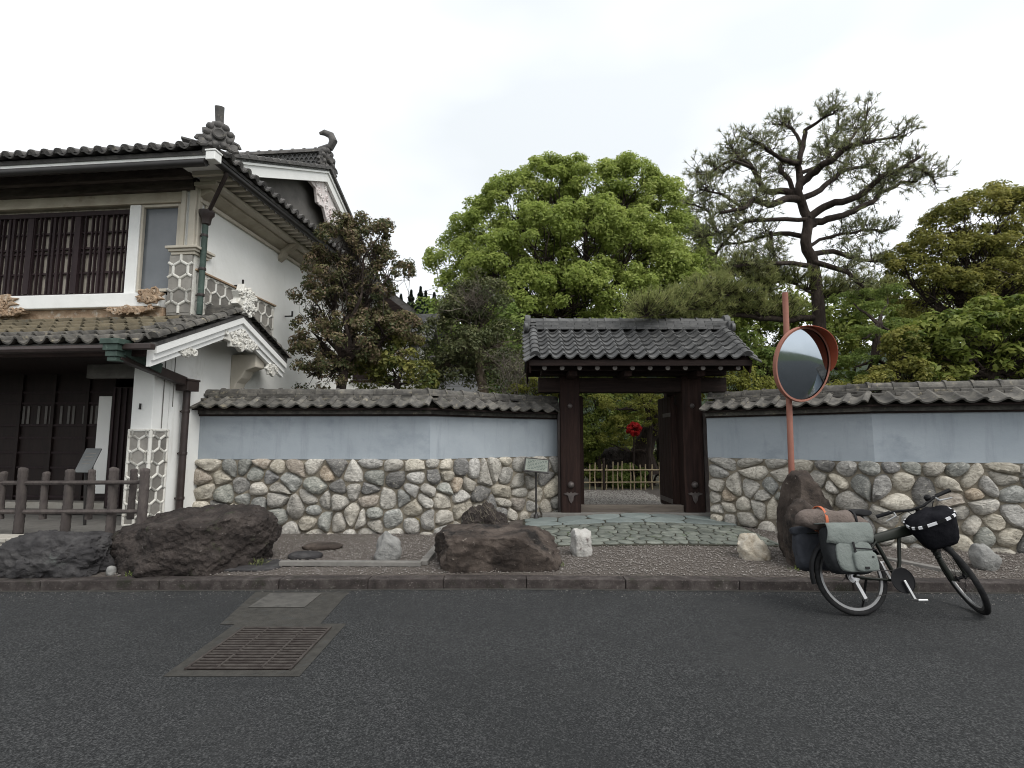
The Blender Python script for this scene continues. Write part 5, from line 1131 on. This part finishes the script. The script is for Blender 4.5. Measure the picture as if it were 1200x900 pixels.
def lobes_px(Ls,Y,dY=0,yz=.8):
    """(px,py,r px[,dY[,squash]]) -> world centre and radii"""
    out=[]
    for l in Ls:
        y=Y+(l[3] if len(l)>3 else 0); c=P(l[0],l[1],y); r=l[2]*y/F*.97; q=l[4] if len(l)>4 else 1.
        out.append((np.array(c),np.array((r,r*yz,r*q))))
    return out
def clumps(lobes,cr,dens,low=.35):
    C=[];Nn=[];I=[]
    for i,(c,r) in enumerate(lobes):
        k=max(4,int(dens*4*math.pi*(np.prod(r)**(2/3))/(cr*cr*3.14)))
        d=nrmz(RNG.normal(size=(k,3))); keep=(d[:,2]>-.2)|(RNG.random(k)<low); d=d[keep]
        p=c+d*r*RNG.uniform(.72,1.0,(len(d),1)); ok=np.ones(len(p),bool)
        for j,(c2,r2) in enumerate(lobes):
            if j!=i: ok&=np.sum(((p-c2)/(r2*.78))**2,1)>1
        C.append(p[ok]);Nn.append(d[ok]);I+= [i]*int(ok.sum())
    return np.concatenate(C),np.concatenate(Nn),np.array(I)
def leaves_on(C,D,cr,per,ls,flat=.75,up=.5,shell=.45):
    k=len(C); n=k*per; idx=np.repeat(np.arange(k),per); d=nrmz(RNG.normal(size=(n,3))+D[idx]*.7+np.array((0,0,.25)))
    rad=(shell+(1-shell)*RNG.random((n,1))**.6)*cr*RNG.uniform(.75,1.2,(k,1))[idx]
    p=C[idx]+d*rad*np.array((1,1,flat)); nn=d+RNG.normal(size=(n,3))*.55+np.array((0,0,up))
    return p,nn,idx
def limb(b,a,c,r0,r1,sag=.12,n=6,sides=6,rs=None,wob=.05):
    a=Vector(a);c=Vector(c); L_=(c-a).length; m=(a+c)/2+Vector((0,0,-sag*L_)); pts=[];rr=[]
    for i in range(n+1):
        t=i/n; p=a*(1-t)**2+m*2*t*(1-t)+c*t*t
        if 0<i<n: p=p+Vector(RNG.normal(size=3))*L_*wob*.5
        pts.append(p); rr.append(r0+(r1-r0)*t)
    b.tube(pts,rr,sides,False); return pts
def tree(name,base,fork,lobes,label,cat,lm,bark,cr,dens,per,ls,asp=.5,trunk_r=.2,lc=(.5,.25),group=None,clc=.18,limbs=True,flat=.75,up=.5,shell=.45,twigs=True,low=.35,curl=.25,wob=.05,nprim=None):
    t=thing(name,tuple(base),label,cat,group)
    C,D,I=clumps(lobes,cr,dens,low)
    b=MB(); base=Vector(base);fork=Vector(fork)
    mid=(base+fork)/2+Vector((RNG.normal()*.08,RNG.normal()*.08,0))*(fork-base).length
    b.tube([base-Vector((0,0,.1)),mid,fork],[trunk_r*1.25,trunk_r,trunk_r*.85],9,False)
    if limbs:
        for i,(c,r) in enumerate(lobes):
            tip=c+np.array((0,0,-.15))*r; pts=limb(b,fork,tip,trunk_r*.5,trunk_r*.10,.10,6,6,wob=wob)
            ids=np.where(I==i)[0]
            if twigs and len(ids):
                for q in ids[::max(1,len(ids)//15)]:
                    s_=pts[int(RNG.integers(2,6))]; limb(b,s_,C[q],trunk_r*.11,trunk_r*.025,.08,5,4,wob=.22)
    b.build('trunk',bark,t,smooth=True,ang=80)
    p,nn,idx=leaves_on(C,D,cr,per,ls,flat,up,shell)
    k=lc[0]+(RNG.normal(size=len(C))*clc)[idx]+RNG.normal(size=len(p))*lc[1]*.5
    leafmesh('crown',p,nn,RNG.uniform(.5,1.5,len(p))*ls,asp,lm,t,k,curl)
    return t
LM={}
LM['camphor']=leafmat('camphor_leaf',[(.15,.205,.045),(.265,.33,.075),(.42,.465,.14)],.52)
LM['photinia']=leafmat('red_brown_leaf',[(.055,.07,.028),(.115,.118,.048),(.215,.15,.105),(.19,.185,.075)],0.35)
LM['photgreen']=leafmat('olive_green_leaf',[(0.056,0.084,0.020),(0.140,0.147,0.035),(0.224,0.210,0.056)],.35)
LM['dark']=leafmat('dark_olive_leaf',[(.05,.062,.026),(.10,.116,.048),(.17,.17,.08)],0.3)
LM['green']=leafmat('mid_green_leaf',[(.08,.125,.032),(.165,.225,.052),(.27,.32,.09)],.45)
LM['bright']=leafmat('bright_green_leaf',[(.085,.125,.026),(.17,.21,.042),(.29,.32,.08)],0.45)
LM['gold']=leafmat('golden_olive_leaf',[(.125,.14,.034),(.225,.225,.052),(.34,.315,.09)],0.48)
LM['needle_olive']=leafmat('olive_pine_needle',[(.10,.125,.042),(.215,.24,.08),(.36,.36,.15)],0.4)
LM['yellow']=leafmat('yellow_green_leaf',[(.13,.145,.03),(.25,.26,.055),(.38,.37,.10)],.48)
LM['needle']=leafmat('pine_needle',[(.085,.105,.05),(.185,.20,.09),(.30,.30,.15)],0.35)
LM['red']=leafmat('red_blossom',[(.32,.010,.012),(.55,.022,.02)],.25)
LM['cedar']=leafmat('cedar_leaf',[(.014,.026,.016),(.028,.042,.026)],0.15)
# 1 camphor
Lc=[(540,308,38),(572,276,44),(604,244,45),(640,228,44),(690,226,42),(733,226,42),(768,250,42),(793,288,42),(810,332,40),(590,320,46,-2),(640,285,50,-2.2),(690,280,50,-2.2),(740,290,48,-2),(780,330,44,-1.6),(620,360,48,-2.4),(670,345,50,-2.8),(725,350,48,-2.4),(570,355,42,-1.2),(545,345,34,-.6),(650,402,46,-2),(700,402,46,-2.2),(750,395,46,-2),(800,385,46,-1),(600,400,42,-1),(655,262,40,1.5),(715,262,40,1.5)]
tree('camphor_tree',P(672,470,24),P(668,400,24),lobes_px(Lc,24,yz=.85),'huge spreading broadleaf tree with bright yellow-green crown above the gate','tree',LM['camphor'],M['bark'],.50,2.1,230,.125,.6,.40,lc=(.55,.32),clc=.10,flat=.8,up=.55,shell=.25)
# 2 hillside and cedars
b=MB(); vs=[]; nx=40
for j,(Yh,k) in enumerate(((70,0),(95,.62),(125,1.0),(190,1.15))):
    for i in range(nx+1):
        x=-170+340*i/nx; vs.append((x,Yh+5*mnoise.noise(Vector((x*.03,j,0))),-1+k*(27+5*mnoise.noise(Vector((x*.02,3,0))))-abs(x)*.02*k))
b.add(vs,[(j*(nx+1)+i,j*(nx+1)+i+1,(j+1)*(nx+1)+i+1,(j+1)*(nx+1)+i) for j in range(3) for i in range(nx)])
tag(b.build('hill',M['hill'],smooth=True),'dark wooded hillside far behind the gardens',None,None,'structure')
def cedar(px,py,Y,w,label):
    top=P(px,py,Y); base=Vector((top.x,Y,12)); H_=top.z-base.z; base.z=top.z-10; H_=10; t=thing('cedar_tree',tuple(base),label,'tree','cedars on the far hilltop')
    b=MB(); b.tube([base,top],[.35,.04],6,False); b.build('trunk',M['bark'],t)
    n=4500; h=RNG.random(n)**.7; a=RNG.uniform(0,6.28,n); rad=2.1*w*(1-h)*RNG.uniform(.3,1,n)*(.75+.25*np.sin(h*40))
    C=np.array(base)+np.stack([rad*np.cos(a),rad*np.sin(a),h*H_],1); nn=np.stack([np.cos(a)*.5,np.sin(a)*.5,np.ones(n)],1)
    leafmesh('crown',C,nn+RNG.normal(size=(n,3))*.4,RNG.uniform(.6,1.2,n)*.55,.6,LM['cedar'],t,RNG.random(n))
for i,(px,py,w) in enumerate(((482,340,1.8),(493,336,1.6),(499,341,1.9),(509,343,2.4),(521,352,2.2),(470,345,2.0),(530,360,2.4))):
    cedar(px,py,112,w,('left cedar of the close pair on the far hilltop','right cedar of the close pair on the far hilltop','thin cedar just right of the close pair on the far hilltop','broadest dark cedar in the gap left of the big tree','cedar half hidden by the big tree beside the broadest one','leftmost far cedar beside the rear house roof','rightmost far cedar behind the twiggy tree')[i])
# 3 photinia
Lp=[(400,284,30),(428,276,26,.2),(385,318,30),(425,315,36,.3),(460,312,22,.2),(445,275,16),(362,345,20),(395,350,26),(440,345,28,.3),(372,408,28),(405,400,30,-.2),(440,395,38,.3),(360,440,18),(385,438,24),(470,385,22,.4),(365,385,20)]
tree('reddish_tree',V(-2.95,9.7,.2),P(404,425,9.7),lobes_px(Lp,9.7,yz=.9),'bushy tree with reddish brown young leaves in front of the white house wall','tree',LM['photinia'],M['bark'],.16,1.25,120,.058,.5,.10,lc=(.47,.5),clc=.22,flat=.8,up=.4,shell=.25,low=.5,wob=.12)
Lp=[(470,430,26),(455,400,24,.3),(476,402,17,.2),(430,440,22),(490,442,20)]
tree('olive_shrub',V(-1.95,10.1,.2),P(465,450,10.1),lobes_px(Lp,10.1,yz=.9),'olive green leafy shrub growing right of the reddish tree','shrub',LM['photgreen'],M['bark'],.19,1.7,90,.08,.5,.06,lc=(.5,.4),clc=.2,shell=.3,low=.6)
# 4 twiggy pruned tree
Ln=[(553,345,34),(535,352,22),(572,352,24),(520,398,26),(548,402,22,-.4),(592,402,24),(512,424,18),(575,425,26),(530,440,26),(600,440,20),(490,440,20),(555,430,22,.4)]
tw_=tree('twiggy_tree',V(-.9,12.4,.25),P(556,405,12.4),lobes_px(Ln,12.4,yz=.8,),'twiggy dark olive pruned garden tree behind the wall left of the gate','tree',LM['dark'],M['barkbrown'],.27,1.8,100,.085,.4,.13,lc=(.5,.35),shell=.15,low=.8,wob=.12)
b=MB()
def curvy(b,a,v,l,r0,n=6,turn=.35,up=.12):
    p=Vector(a); v=Vector(v).normalized(); pts=[p.copy()]
    for i in range(n):
        v=(v+Vector(RNG.normal(size=3))*turn+Vector((0,0,up))).normalized(); p=p+v*(l/n); pts.append(p.copy())
    b.tube(pts,[r0*(1-.75*i/n) for i in range(n+1)],3,False); return pts
for i in range(70):
    a=P(RNG.uniform(545,566),RNG.uniform(362,385),12.3+RNG.normal()*.15)
    pts=curvy(b,a,(RNG.normal()*.8,RNG.normal()*.6,1.0),RNG.uniform(.5,1.05),.014)
    for q in range(4): curvy(b,pts[int(RNG.integers(2,6))],(RNG.normal(),RNG.normal(),.6),RNG.uniform(.15,.4),.007,4)
b.build('twigs',M['twig'],tw_,smooth=True)
b=MB()
for i in range(60):
    a=P(RNG.uniform(585,622),RNG.uniform(440,470),10.6+RNG.normal()*.25)
    pts=curvy(b,a,(RNG.normal()*.5,RNG.normal()*.4,1.0),RNG.uniform(.6,1.4),.009,8,.4,.05)
    for q in range(3): curvy(b,pts[int(RNG.integers(2,8))],(RNG.normal(),RNG.normal(),.1),RNG.uniform(.2,.5),.005,5,.45,-.05)
tag(b.build('bare_creeper',M['twig'],smooth=True),'tangle of bare grey stems left of the gate roof','creeper')
# fill: mid greenery
def bush(name,Ls,Y,label,lm,cr,ls,cat='shrub',per=60,dens=1.7,lc=(.5,.3),base_z=.2,asp=.5,group=None,flat=.75,tr=.07,**k):
    lb=lobes_px(Ls,Y,yz=.85); cx=float(np.mean([l[0][0] for l in lb])); cz=min(float(l[0][2]-l[1][2]*.3) for l in lb)
    return tree(name,V(cx,Y,base_z),V(cx,Y,max(base_z+.15,cz)),lb,label,cat,LM[lm],M['bark'],cr,dens,int(per*1.5),ls*1.08,asp,tr,lc=lc,group=group,flat=flat,low=.6,**k)
bush('broadleaf_tree',[(490,390,34),(530,400,36),(580,395,42),(470,430,34),(520,440,36),(575,435,36),(620,420,34)],16.5,'mid green leafy tree filling in behind the twiggy tree','green',.5,.14,'tree',per=75)
bush('yellow_shrub',[(625,455,15),(640,462,13),(610,462,12),(650,450,10)],10.6,'yellow-green low shrub above the wall left of the gate post','yellow',.12,.05,per=45)
bush('broadleaf_tree',[(1100,400,42),(1160,400,45),(1215,395,48),(1130,350,40),(1180,345,45),(800,405,36),(912,398,34),(1000,385,42),(1045,392,42),(1062,365,34),(1092,385,42),(960,405,36),(850,372,40),(890,400,42),(830,400,36),(930,420,38),(870,440,34),(905,360,30),(985,380,36)],17,'bright green tree behind the gate roof and pine','bright',.5,.15,'tree',per=80)
bush('yellow_shrub',[(848,452,22),(880,458,22),(862,440,16),(905,460,16),(835,462,14)],10.0,'yellow-green shrub between the gate and the mirror','yellow',.16,.055,per=55)
bush('leafy_shrub',[(890,425,22),(915,440,22),(880,405,16),(925,465,16)],10.8,'mid green leafy shrub beneath the pine limb','green',.16,.07,per=50)
# pads of a cloud-pruned pine at right
def pads(name,Ls,Y,label,lm,trunkpts,ls=.05,cr=.12,per=70,base=None):
    t=thing(name,tuple(base),label,'tree'); b=MB(); b.tube([V(*base)]+[P(x,y,Y) for x,y in trunkpts],[.09]+[.07]*len(trunkpts),7,False)
    lb=lobes_px(Ls,Y,yz=1.0); C,D,I=clumps(lb,cr,1.3,.15)
    tp=[P(x,y,Y) for x,y in trunkpts]
    for c,r in lb:
        s_=min(tp,key=lambda q:(q-Vector(c)).length); limb(b,s_,c-np.array((0,0,r[2]*.6)),.04,.012,.1,4,5)
    b.build('trunk',M['bark'],t,smooth=True); p,nn,idx=leaves_on(C,D,cr,per,ls,.6,.8,.4)
    leafmesh('crown',p,nn,RNG.uniform(.7,1.3,len(p))*ls,.35,LM[lm],t,.5+(RNG.normal(size=len(C))*.15)[idx]+RNG.normal(size=len(p))*.15); return t
pads('cloud_pruned_tree',[(1000,425,26,0,.38),(1035,408,26,.2,.38),(1010,392,22,-.2,.38),(1050,385,24,.3,.4),(1022,442,24,0,.38),(985,445,22,.2,.38),(1060,430,22,.3,.4),(1030,365,24,.4,.4),(1000,350,24,.6,.4),(1040,345,20,.8,.4)],9.9,'cloud-pruned tree with dark green layered pads right of the mirror','green',[(1020,460),(1025,420),(1030,380)],base=(6.7,9.9,.2))
bush('maple_shrub',[(1010,458,20),(1045,448,22),(1075,430,24),(985,462,16),(1095,448,20),(1060,405,20)],9.2,'olive yellow maple-like shrub above the right wall','gold',.16,.055,per=60,lc=(.55,.35))
# 5 right trees
Lo=[(1125,262,36),(1165,255,38),(1195,285,42),(1095,300,36),(1140,305,44),(1075,335,34),(1120,345,40),(1180,335,42),(1060,310,22),(1215,250,36),(1235,300,40),(1100,270,20)]
tree('olive_gold_tree',V(8.6,11.8,.25),P(1150,400,11.8),lobes_px(Lo,11.8,yz=.9),'tall golden olive leafed tree at the right edge of the garden','tree',LM['gold'],M['bark'],.26,2.0,150,.075,.45,.15,lc=(.5,.36),clc=.2,flat=.65,up=.6,shell=.25,low=.5)
Lb=[(1120,395,34),(1165,385,38),(1200,400,40),(1095,425,28),(1140,430,34),(1185,435,34),(1225,420,40),(1080,400,22),(1240,380,36)]
tree('bright_leaf_tree',V(7.9,9.2,.25),P(1160,440,9.2),lobes_px(Lb,9.2,yz=.9),'bright green large-leafed tree overhanging the right wall below the golden tree','tree',LM['bright'],M['bark'],.24,1.9,85,.12,.45,.09,lc=(.45,.4),clc=.2,flat=.6,up=.7,shell=.25,low=.4)
# 6 black pine
PY=11.2; pine=thing('black_pine',(6.35,PY,.25),'tall black pine with a dark twisting trunk and sparse needle tufts right of the gate','tree')
Z7=lambda x,y:(790+x/3.75,100+y/3.75)
def br(pts,dy,r0,r1,b,z7=True,Yb=PY,sides=7):
    out=[];n=len(pts)
    for i,(x,y) in enumerate(pts):
        if z7:x,y=Z7(x,y)
        t=i/(n-1); out.append(P(x,y,Yb+dy*t+.06*math.sin(i*2.1)))
    # densify with a wavy spline
    dens=[];k=len(out)
    for i in range(k-1):
        p0,p1,p2,p3=out[max(0,i-1)],out[i],out[i+1],out[min(k-1,i+2)]
        for j in range(3):
            t=j/3; q=.5*((2*p1)+(p2-p0)*t+(2*p0-5*p1+4*p2-p3)*t*t+(3*p1-p0-3*p2+p3)*t**3); dens.append(q+Vector(RNG.normal(size=3))*.012)
    dens.append(out[-1]); m=len(dens); b.tube(dens,[r0+(r1-r0)*i/(m-1) for i in range(m)],sides,False); return dens
b=MB()
TP=[(640,1150),(630,960),(615,800),(578,690),(590,600),(565,530),(545,470),(555,420),(548,370),(552,320),(570,250),(575,200)]
trunk=br([(640,1420),(650,1290),(640,1150),(630,960),(615,800),(578,690),(590,600),(565,530),(545,470),(555,420),(548,370),(552,320),(570,250),(575,200)],0,.15,.045,b,sides=9)
b.tube([V(trunk[0].x,PY,.2),trunk[0]],[.20,.16],9,False)
BR=[([(550,480),(485,500),(430,522),(385,510),(345,505),(300,540),(200,560)],-1.2,.06,.02),([(545,470),(490,465),(410,465),(370,420),(345,365),(300,330),(210,380)],.8,.06,.02),
([(560,415),(605,390),(650,350),(700,322),(745,285),(800,262),(885,240)],-.9,.065,.025),([(570,470),(640,462),(690,420),(740,380),(805,362),(880,350)],1.0,.05,.02),
([(595,568),(660,532),(740,508),(812,490),(868,440),(920,398),(1000,362),(1080,312)],-.8,.062,.022),([(628,603),(700,582),(765,568),(830,530),(882,508),(912,470),(1000,432),(1070,420)],.7,.062,.02),
([(575,575),(430,590),(310,600),(190,650),(95,660)],-.8,.035,.015),([(575,650),(465,650),(405,662),(310,690),(220,700)],1.0,.04,.015),([(610,725),(700,730),(785,760),(862,772),(965,768)],.9,.045,.016),
([(625,745),(720,802),(782,842),(832,888)],-.7,.045,.018),([(610,785),(520,780),(440,785),(350,778),(268,800)],-1.0,.04,.018),([(520,470),(505,420),(468,382),(482,340),(545,350)],.4,.04,.025),
([(555,325),(500,335),(430,300),(380,258),(330,240)],-.7,.04,.015),([(650,350),(685,300),(662,290),(700,220),(735,180)],.8,.032,.014),([(560,270),(540,220),(500,180),(430,170)],.5,.03,.012),([(745,285),(790,220),(830,170),(850,110)],.5,.028,.012),
([(575,200),(620,165),(680,130),(720,110)],-.4,.03,.012),([(885,240),(960,230),(1020,220)],-.3,.02,.01),([(1000,362),(1060,360),(1120,390),(1150,430)],.3,.02,.01),([(345,365),(270,300),(240,240)],.5,.02,.01),([(345,365),(250,335),(150,390),(85,385)],.4,.028,.012),([(300,540),(210,480),(110,455)],-.4,.025,.01),([(190,650),(150,560),(80,520)],.3,.02,.01),([(310,600),(250,660),(180,740)],.3,.025,.01),([(640,680),(760,650),(850,635),(930,640)],1.0,.03,.012),([(420,640),(430,700),(440,770)],0,.03,.02)]
allp=[]
for pts,dy,r0,r1 in BR:
    best=None
    for (ax,ay),(cx_,cy_) in zip(TP,TP[1:]):
        for q in range(8):
            w=q/8; x=ax+(cx_-ax)*w; yy=ay+(cy_-ay)*w; dd=math.hypot(x-pts[0][0],yy-pts[0][1]-22)
            if best is None or dd<best[0]: best=(dd,x,yy)
    if best[0]<110 and pts[0] not in ((575,200),): pts=[(best[1],best[2])]+list(pts[0 if best[0]>25 else 1:])
    d=br(pts,dy,r0*1.45,r1*1.5,b); allp.append(d)
tips=[]
for d in allp:
    n=len(d); L_=sum((d[i+1]-d[i]).length for i in range(n-1)); k=int(8+L_*15)
    for q in range(k):
        i=int(n*(.40+.60*RNG.random()**.8))-1; i=max(0,min(n-2,i)); s_=d[i]; dr=(d[i+1]-d[i]).normalized()
        v=Vector(RNG.normal(size=3))*.7+dr*.55+V(0,0,.38); v.normalize(); l=RNG.uniform(.14,.42); e=s_+v*l
        m=s_.lerp(e,.5)+Vector(RNG.normal(size=3))*.05; b.tube([s_,m,e],[.010,.007,.004],4,False); tips.append((e,v))
        for z in range(3):
            v2=(v+Vector(RNG.normal(size=3))*.8+V(0,0,.3)).normalized(); s2=m.lerp(e,RNG.uniform(0,.9)); e2=s2+v2*RNG.uniform(.10,.26); b.tube([s2,e2],[.005,.003],3,False); tips.append((e2,v2))
# lower limb over the gate roof
LB=[([(958,372),(925,374),(890,372),(868,368),(845,374),(822,381),(800,386),(775,384),(748,386)],-1.7,.075,.02),([(890,372),(870,350),(840,345),(810,352)],-.9,.03,.012),([(845,374),(815,362),(780,368),(750,372)],-1.5,.028,.01),([(925,374),(900,345),(880,325),(850,322)],-.5,.03,.012),([(958,350),(985,345),(1015,352),(1040,345)],.3,.035,.012),([(955,345),(920,330),(890,335),(860,312)],.2,.03,.012)]
ltips=[]
for pts,dy,r0,r1 in LB:
    Y0=PY if pts[0][0]>950 else PY+LB[0][1]*(958-pts[0][0])/210
    d=br(pts,dy,r0,r1,b,False,Y0); n=len(d)
    L_=sum((d[i+1]-d[i]).length for i in range(n-1))
    for q in range(int(L_*260)):
        i=int((n-1)*RNG.uniform(.12,1)); s_=d[min(i,n-1)]; v=V(RNG.normal()*.6,RNG.normal()*.6,abs(RNG.normal())*.6+.35).normalized(); e=s_+v*RNG.uniform(.1,.5); b.tube([s_,e],[.007,.004],3,False); ltips.append((e,(v+V(0,0,.5)).normalized()))
b.build('trunk',M['bark'],pine,smooth=True,ang=80)
def needles(name,tips,parent,n=15,l=.115,w=.0055,spread=.75,lcm=.5,lm='needle'):
    c=np.array([t[0] for t in tips]); d=np.array([t[1] for t in tips]); k=len(c); idx=np.repeat(np.arange(k),n)
    v=nrmz(d[idx]+RNG.normal(size=(k*n,3))*spread); st=c[idx]-d[idx]*RNG.uniform(0,.06,(k*n,1)); L2=l*RNG.uniform(.7,1.15,(k*n,1)); e=st+v*L2
    s_=nrmz(np.cross(v,RNG.normal(size=(k*n,3))))*w; vv=np.stack([st-s_,st+s_,e],1)-np.array(WOFF[parent]); m=k*n
    me=bpy.data.meshes.new(name); me.vertices.add(m*3); me.vertices.foreach_set('co',vv.reshape(-1).astype(np.float32)); me.loops.add(m*3); me.loops.foreach_set('vertex_index',np.arange(m*3,dtype=np.int32)); me.polygons.add(m); me.polygons.foreach_set('loop_start',np.arange(0,m*3,3,dtype=np.int32)); me.update(calc_edges=True)
    a=me.attributes.new('lc','FLOAT','POINT'); a.data.foreach_set('value',np.repeat(np.clip(lcm+(RNG.normal(size=k)*.2)[idx]+RNG.normal(size=m)*.15,0,1),3).astype(np.float32)); me.materials.append(LM[lm]); return link(name,me,parent)
needles('crown',tips,pine,16,.125); needles('lower_crown',ltips,pine,16,.13,lcm=.55,lm='needle_olive')
# 7 garden seen through the gate
bush('leafy_shrub',[(690,475,22),(700,500,24),(688,520,20),(715,480,20),(695,455,18)],14.5,'bright green leafy shrub left inside the gate','bright',.22,.075,per=70)
bush('leafy_shrub',[(710,540,22),(740,530,24),(700,520,20),(765,520,24),(728,505,22)],16.5,'pale green shrub mass behind the garden rock inside the gate','bright',.25,.08,per=60)
bush('broadleaf_tree',[(720,450,30),(765,445,30),(690,440,28),(800,440,30),(740,480,26),(785,480,26)],18.5,'dark green tree mass behind the garden inside the gate','green',.4,.12,'tree',per=70)
pads('garden_pine',[(735,478,18,0,.5),(760,468,18,.2,.5),(722,496,16,-.2,.5),(700,470,16,-.2,.5),(745,450,18,.1,.5),(770,452,18,.1,.5),(718,475,15,-.3,.5),(770,476,16,-.3,.5),(755,492,20,0,.5),(775,485,16,.2,.5),(738,462,16,.3,.5),(715,515,16,0,.5),(778,505,14,.1,.5),(745,522,16,.5,.5)],14.0,'yellow-green layered garden pine seen through the gate','yellow',[(760,530),(762,500),(758,475)],base=(3.6,14,.3),ls=.06,cr=.15)
bush('red_azalea',[(743,503,8),(743,502,4)],13.5,'small round shrub covered in red blossom inside the gate','red',.055,.035,per=60,dens=2.2,tr=.02,shell=.0)
bush('round_shrub',[(735,562,25,0,.72)],14.2,'clipped round green shrub behind the bamboo fence','green',.10,.045,per=70,dens=1.6)
bush('low_shrub',[(688,545,14),(692,532,14),(700,556,12)],14.6,'low clipped green shrub left of the round shrub','bright',.1,.05,per=60)
bush('low_shrub',[(775,540,12),(750,560,12,.6)],14.9,'low dark green shrub below the old trunk','dark',.1,.05,per=60)
stone('garden_rock',P(722,540,15)+V(0,0,-.35),(.62,.4,.75),'boulder','low dark rounded rock inside the gate behind the bamboo fence','rock',seed=71,sub=4,amp=.08,sq=2.4)
ot=thing('old_trunk',(3.95,14.6,.3),'thick dark old leaning tree trunk inside the gate','tree trunk')
b=MB(); b.tube([P(755,556,14.6),P(752,530,14.6),P(758,512,14.6),P(768,496,14.6),P(775,475,14.6)],[.42,.30,.26,.30,.2],12); b.tube([P(784,556,14.8),P(780,520,14.8),P(774,496,14.8)],[.35,.25,.2],10); b.build('trunk',M['bark'],ot,smooth=True,ang=80)
bf=thing('bamboo_fence',(2.85,13.25,.3),'low open bamboo fence of tied canes on the path inside the gate','fence')
rs=random.Random(6)
px=678
while px<781:
    p=P(px+rs.uniform(-1.5,1.5),571,13.3); h=rs.uniform(.62,.74); b=MB(); b.tube([(p.x,p.y,.28),(p.x+rs.uniform(-.02,.02),p.y,.28+h*.5),(p.x+rs.uniform(-.03,.03),p.y,.28+h)],[.017,.016,.015],7); b.build('bamboo_cane',M['bamboo'],bf,smooth=True); px+=rs.choice((5.5,6.5,8))
for z in (.48,.78):
    a,c=P(676,560,13.27),P(783,560,13.27); b=MB(); b.tube([(a.x,a.y,z),(c.x,c.y,z+.01)],.016,7); b.build('bamboo_rail',M['bamboo'],bf,smooth=True)
for px in (708,):
    p=P(px,571,13.25); b=MB(); b.tube([(p.x,p.y,.25),(p.x,p.y,1.08)],.028,8); b.build('post',M['bark'],bf,smooth=True)
# 8 the street going on past the right edge of the picture (seen in the mirror)
nh=thing('neighbour_house',(20,10,0),'plain two-storey house further along the road to the right','house')
b=MB(); b.box(17,24,8.5,14,0,5.2); b.build('wall',M['plaster'],nh)
b=MB(); b.prism([(16.5,8.0,5.2),(16.5,11.25,7.1),(16.5,14.5,5.2)],(8,0,0)); b.build('roof',M['tiledark'],nh)
for x in (18.2,20.5,22.6):
    b=MB(); b.box(x-.5,x+.5,8.45,8.52,1.2,2.4); b.build('window',M['black'],nh)
bush('broadleaf_tree',[(1500,330,90),(1600,400,80),(1440,420,60)],12,'roadside tree beyond the right edge of the street','green',.5,.16,'tree',per=40)

# 9 weeds and moss at the foot of the kerb stones and boulders
def weed(x,y,label,n,h,cat='weed',lm='green'):
    t=thing('weed_tuft',(x,y,zg(x,y)),label,cat,None); C=[];Nn=[];T=[]
    for i in range(n):
        a=RNG.uniform(0,6.28); d=np.array((math.cos(a)*.5,math.sin(a)*.5,1.1)); l=h*RNG.uniform(.4,1)
        C.append(np.array((x,y,zg(x,y)))+d/np.linalg.norm(d)*l*RNG.uniform(.3,.8)+RNG.normal(size=3)*np.array((.05,.03,.01))); T.append(d); Nn.append(RNG.normal(size=3)+np.array((0,-.8,.3)))
    leafmesh('leaves',np.array(C),np.array(Nn),np.full(n,h*.55),.18,LM[lm],t,RNG.random(n),T=np.array(T))
weed(-2.83,6.12,'green weed tuft growing at the right foot of the huge dark boulder',34,.13,lm='dark')
weed(-4.05,5.83,'low weeds in front of the huge boulder beside the kerb',40,.06)
weed(.50,6.10,'tiny weed at the right end of the flat-topped boulder',26,.07)
weed(3.15,5.98,'small weeds at the foot of the standing stone by the kerb',30,.08)
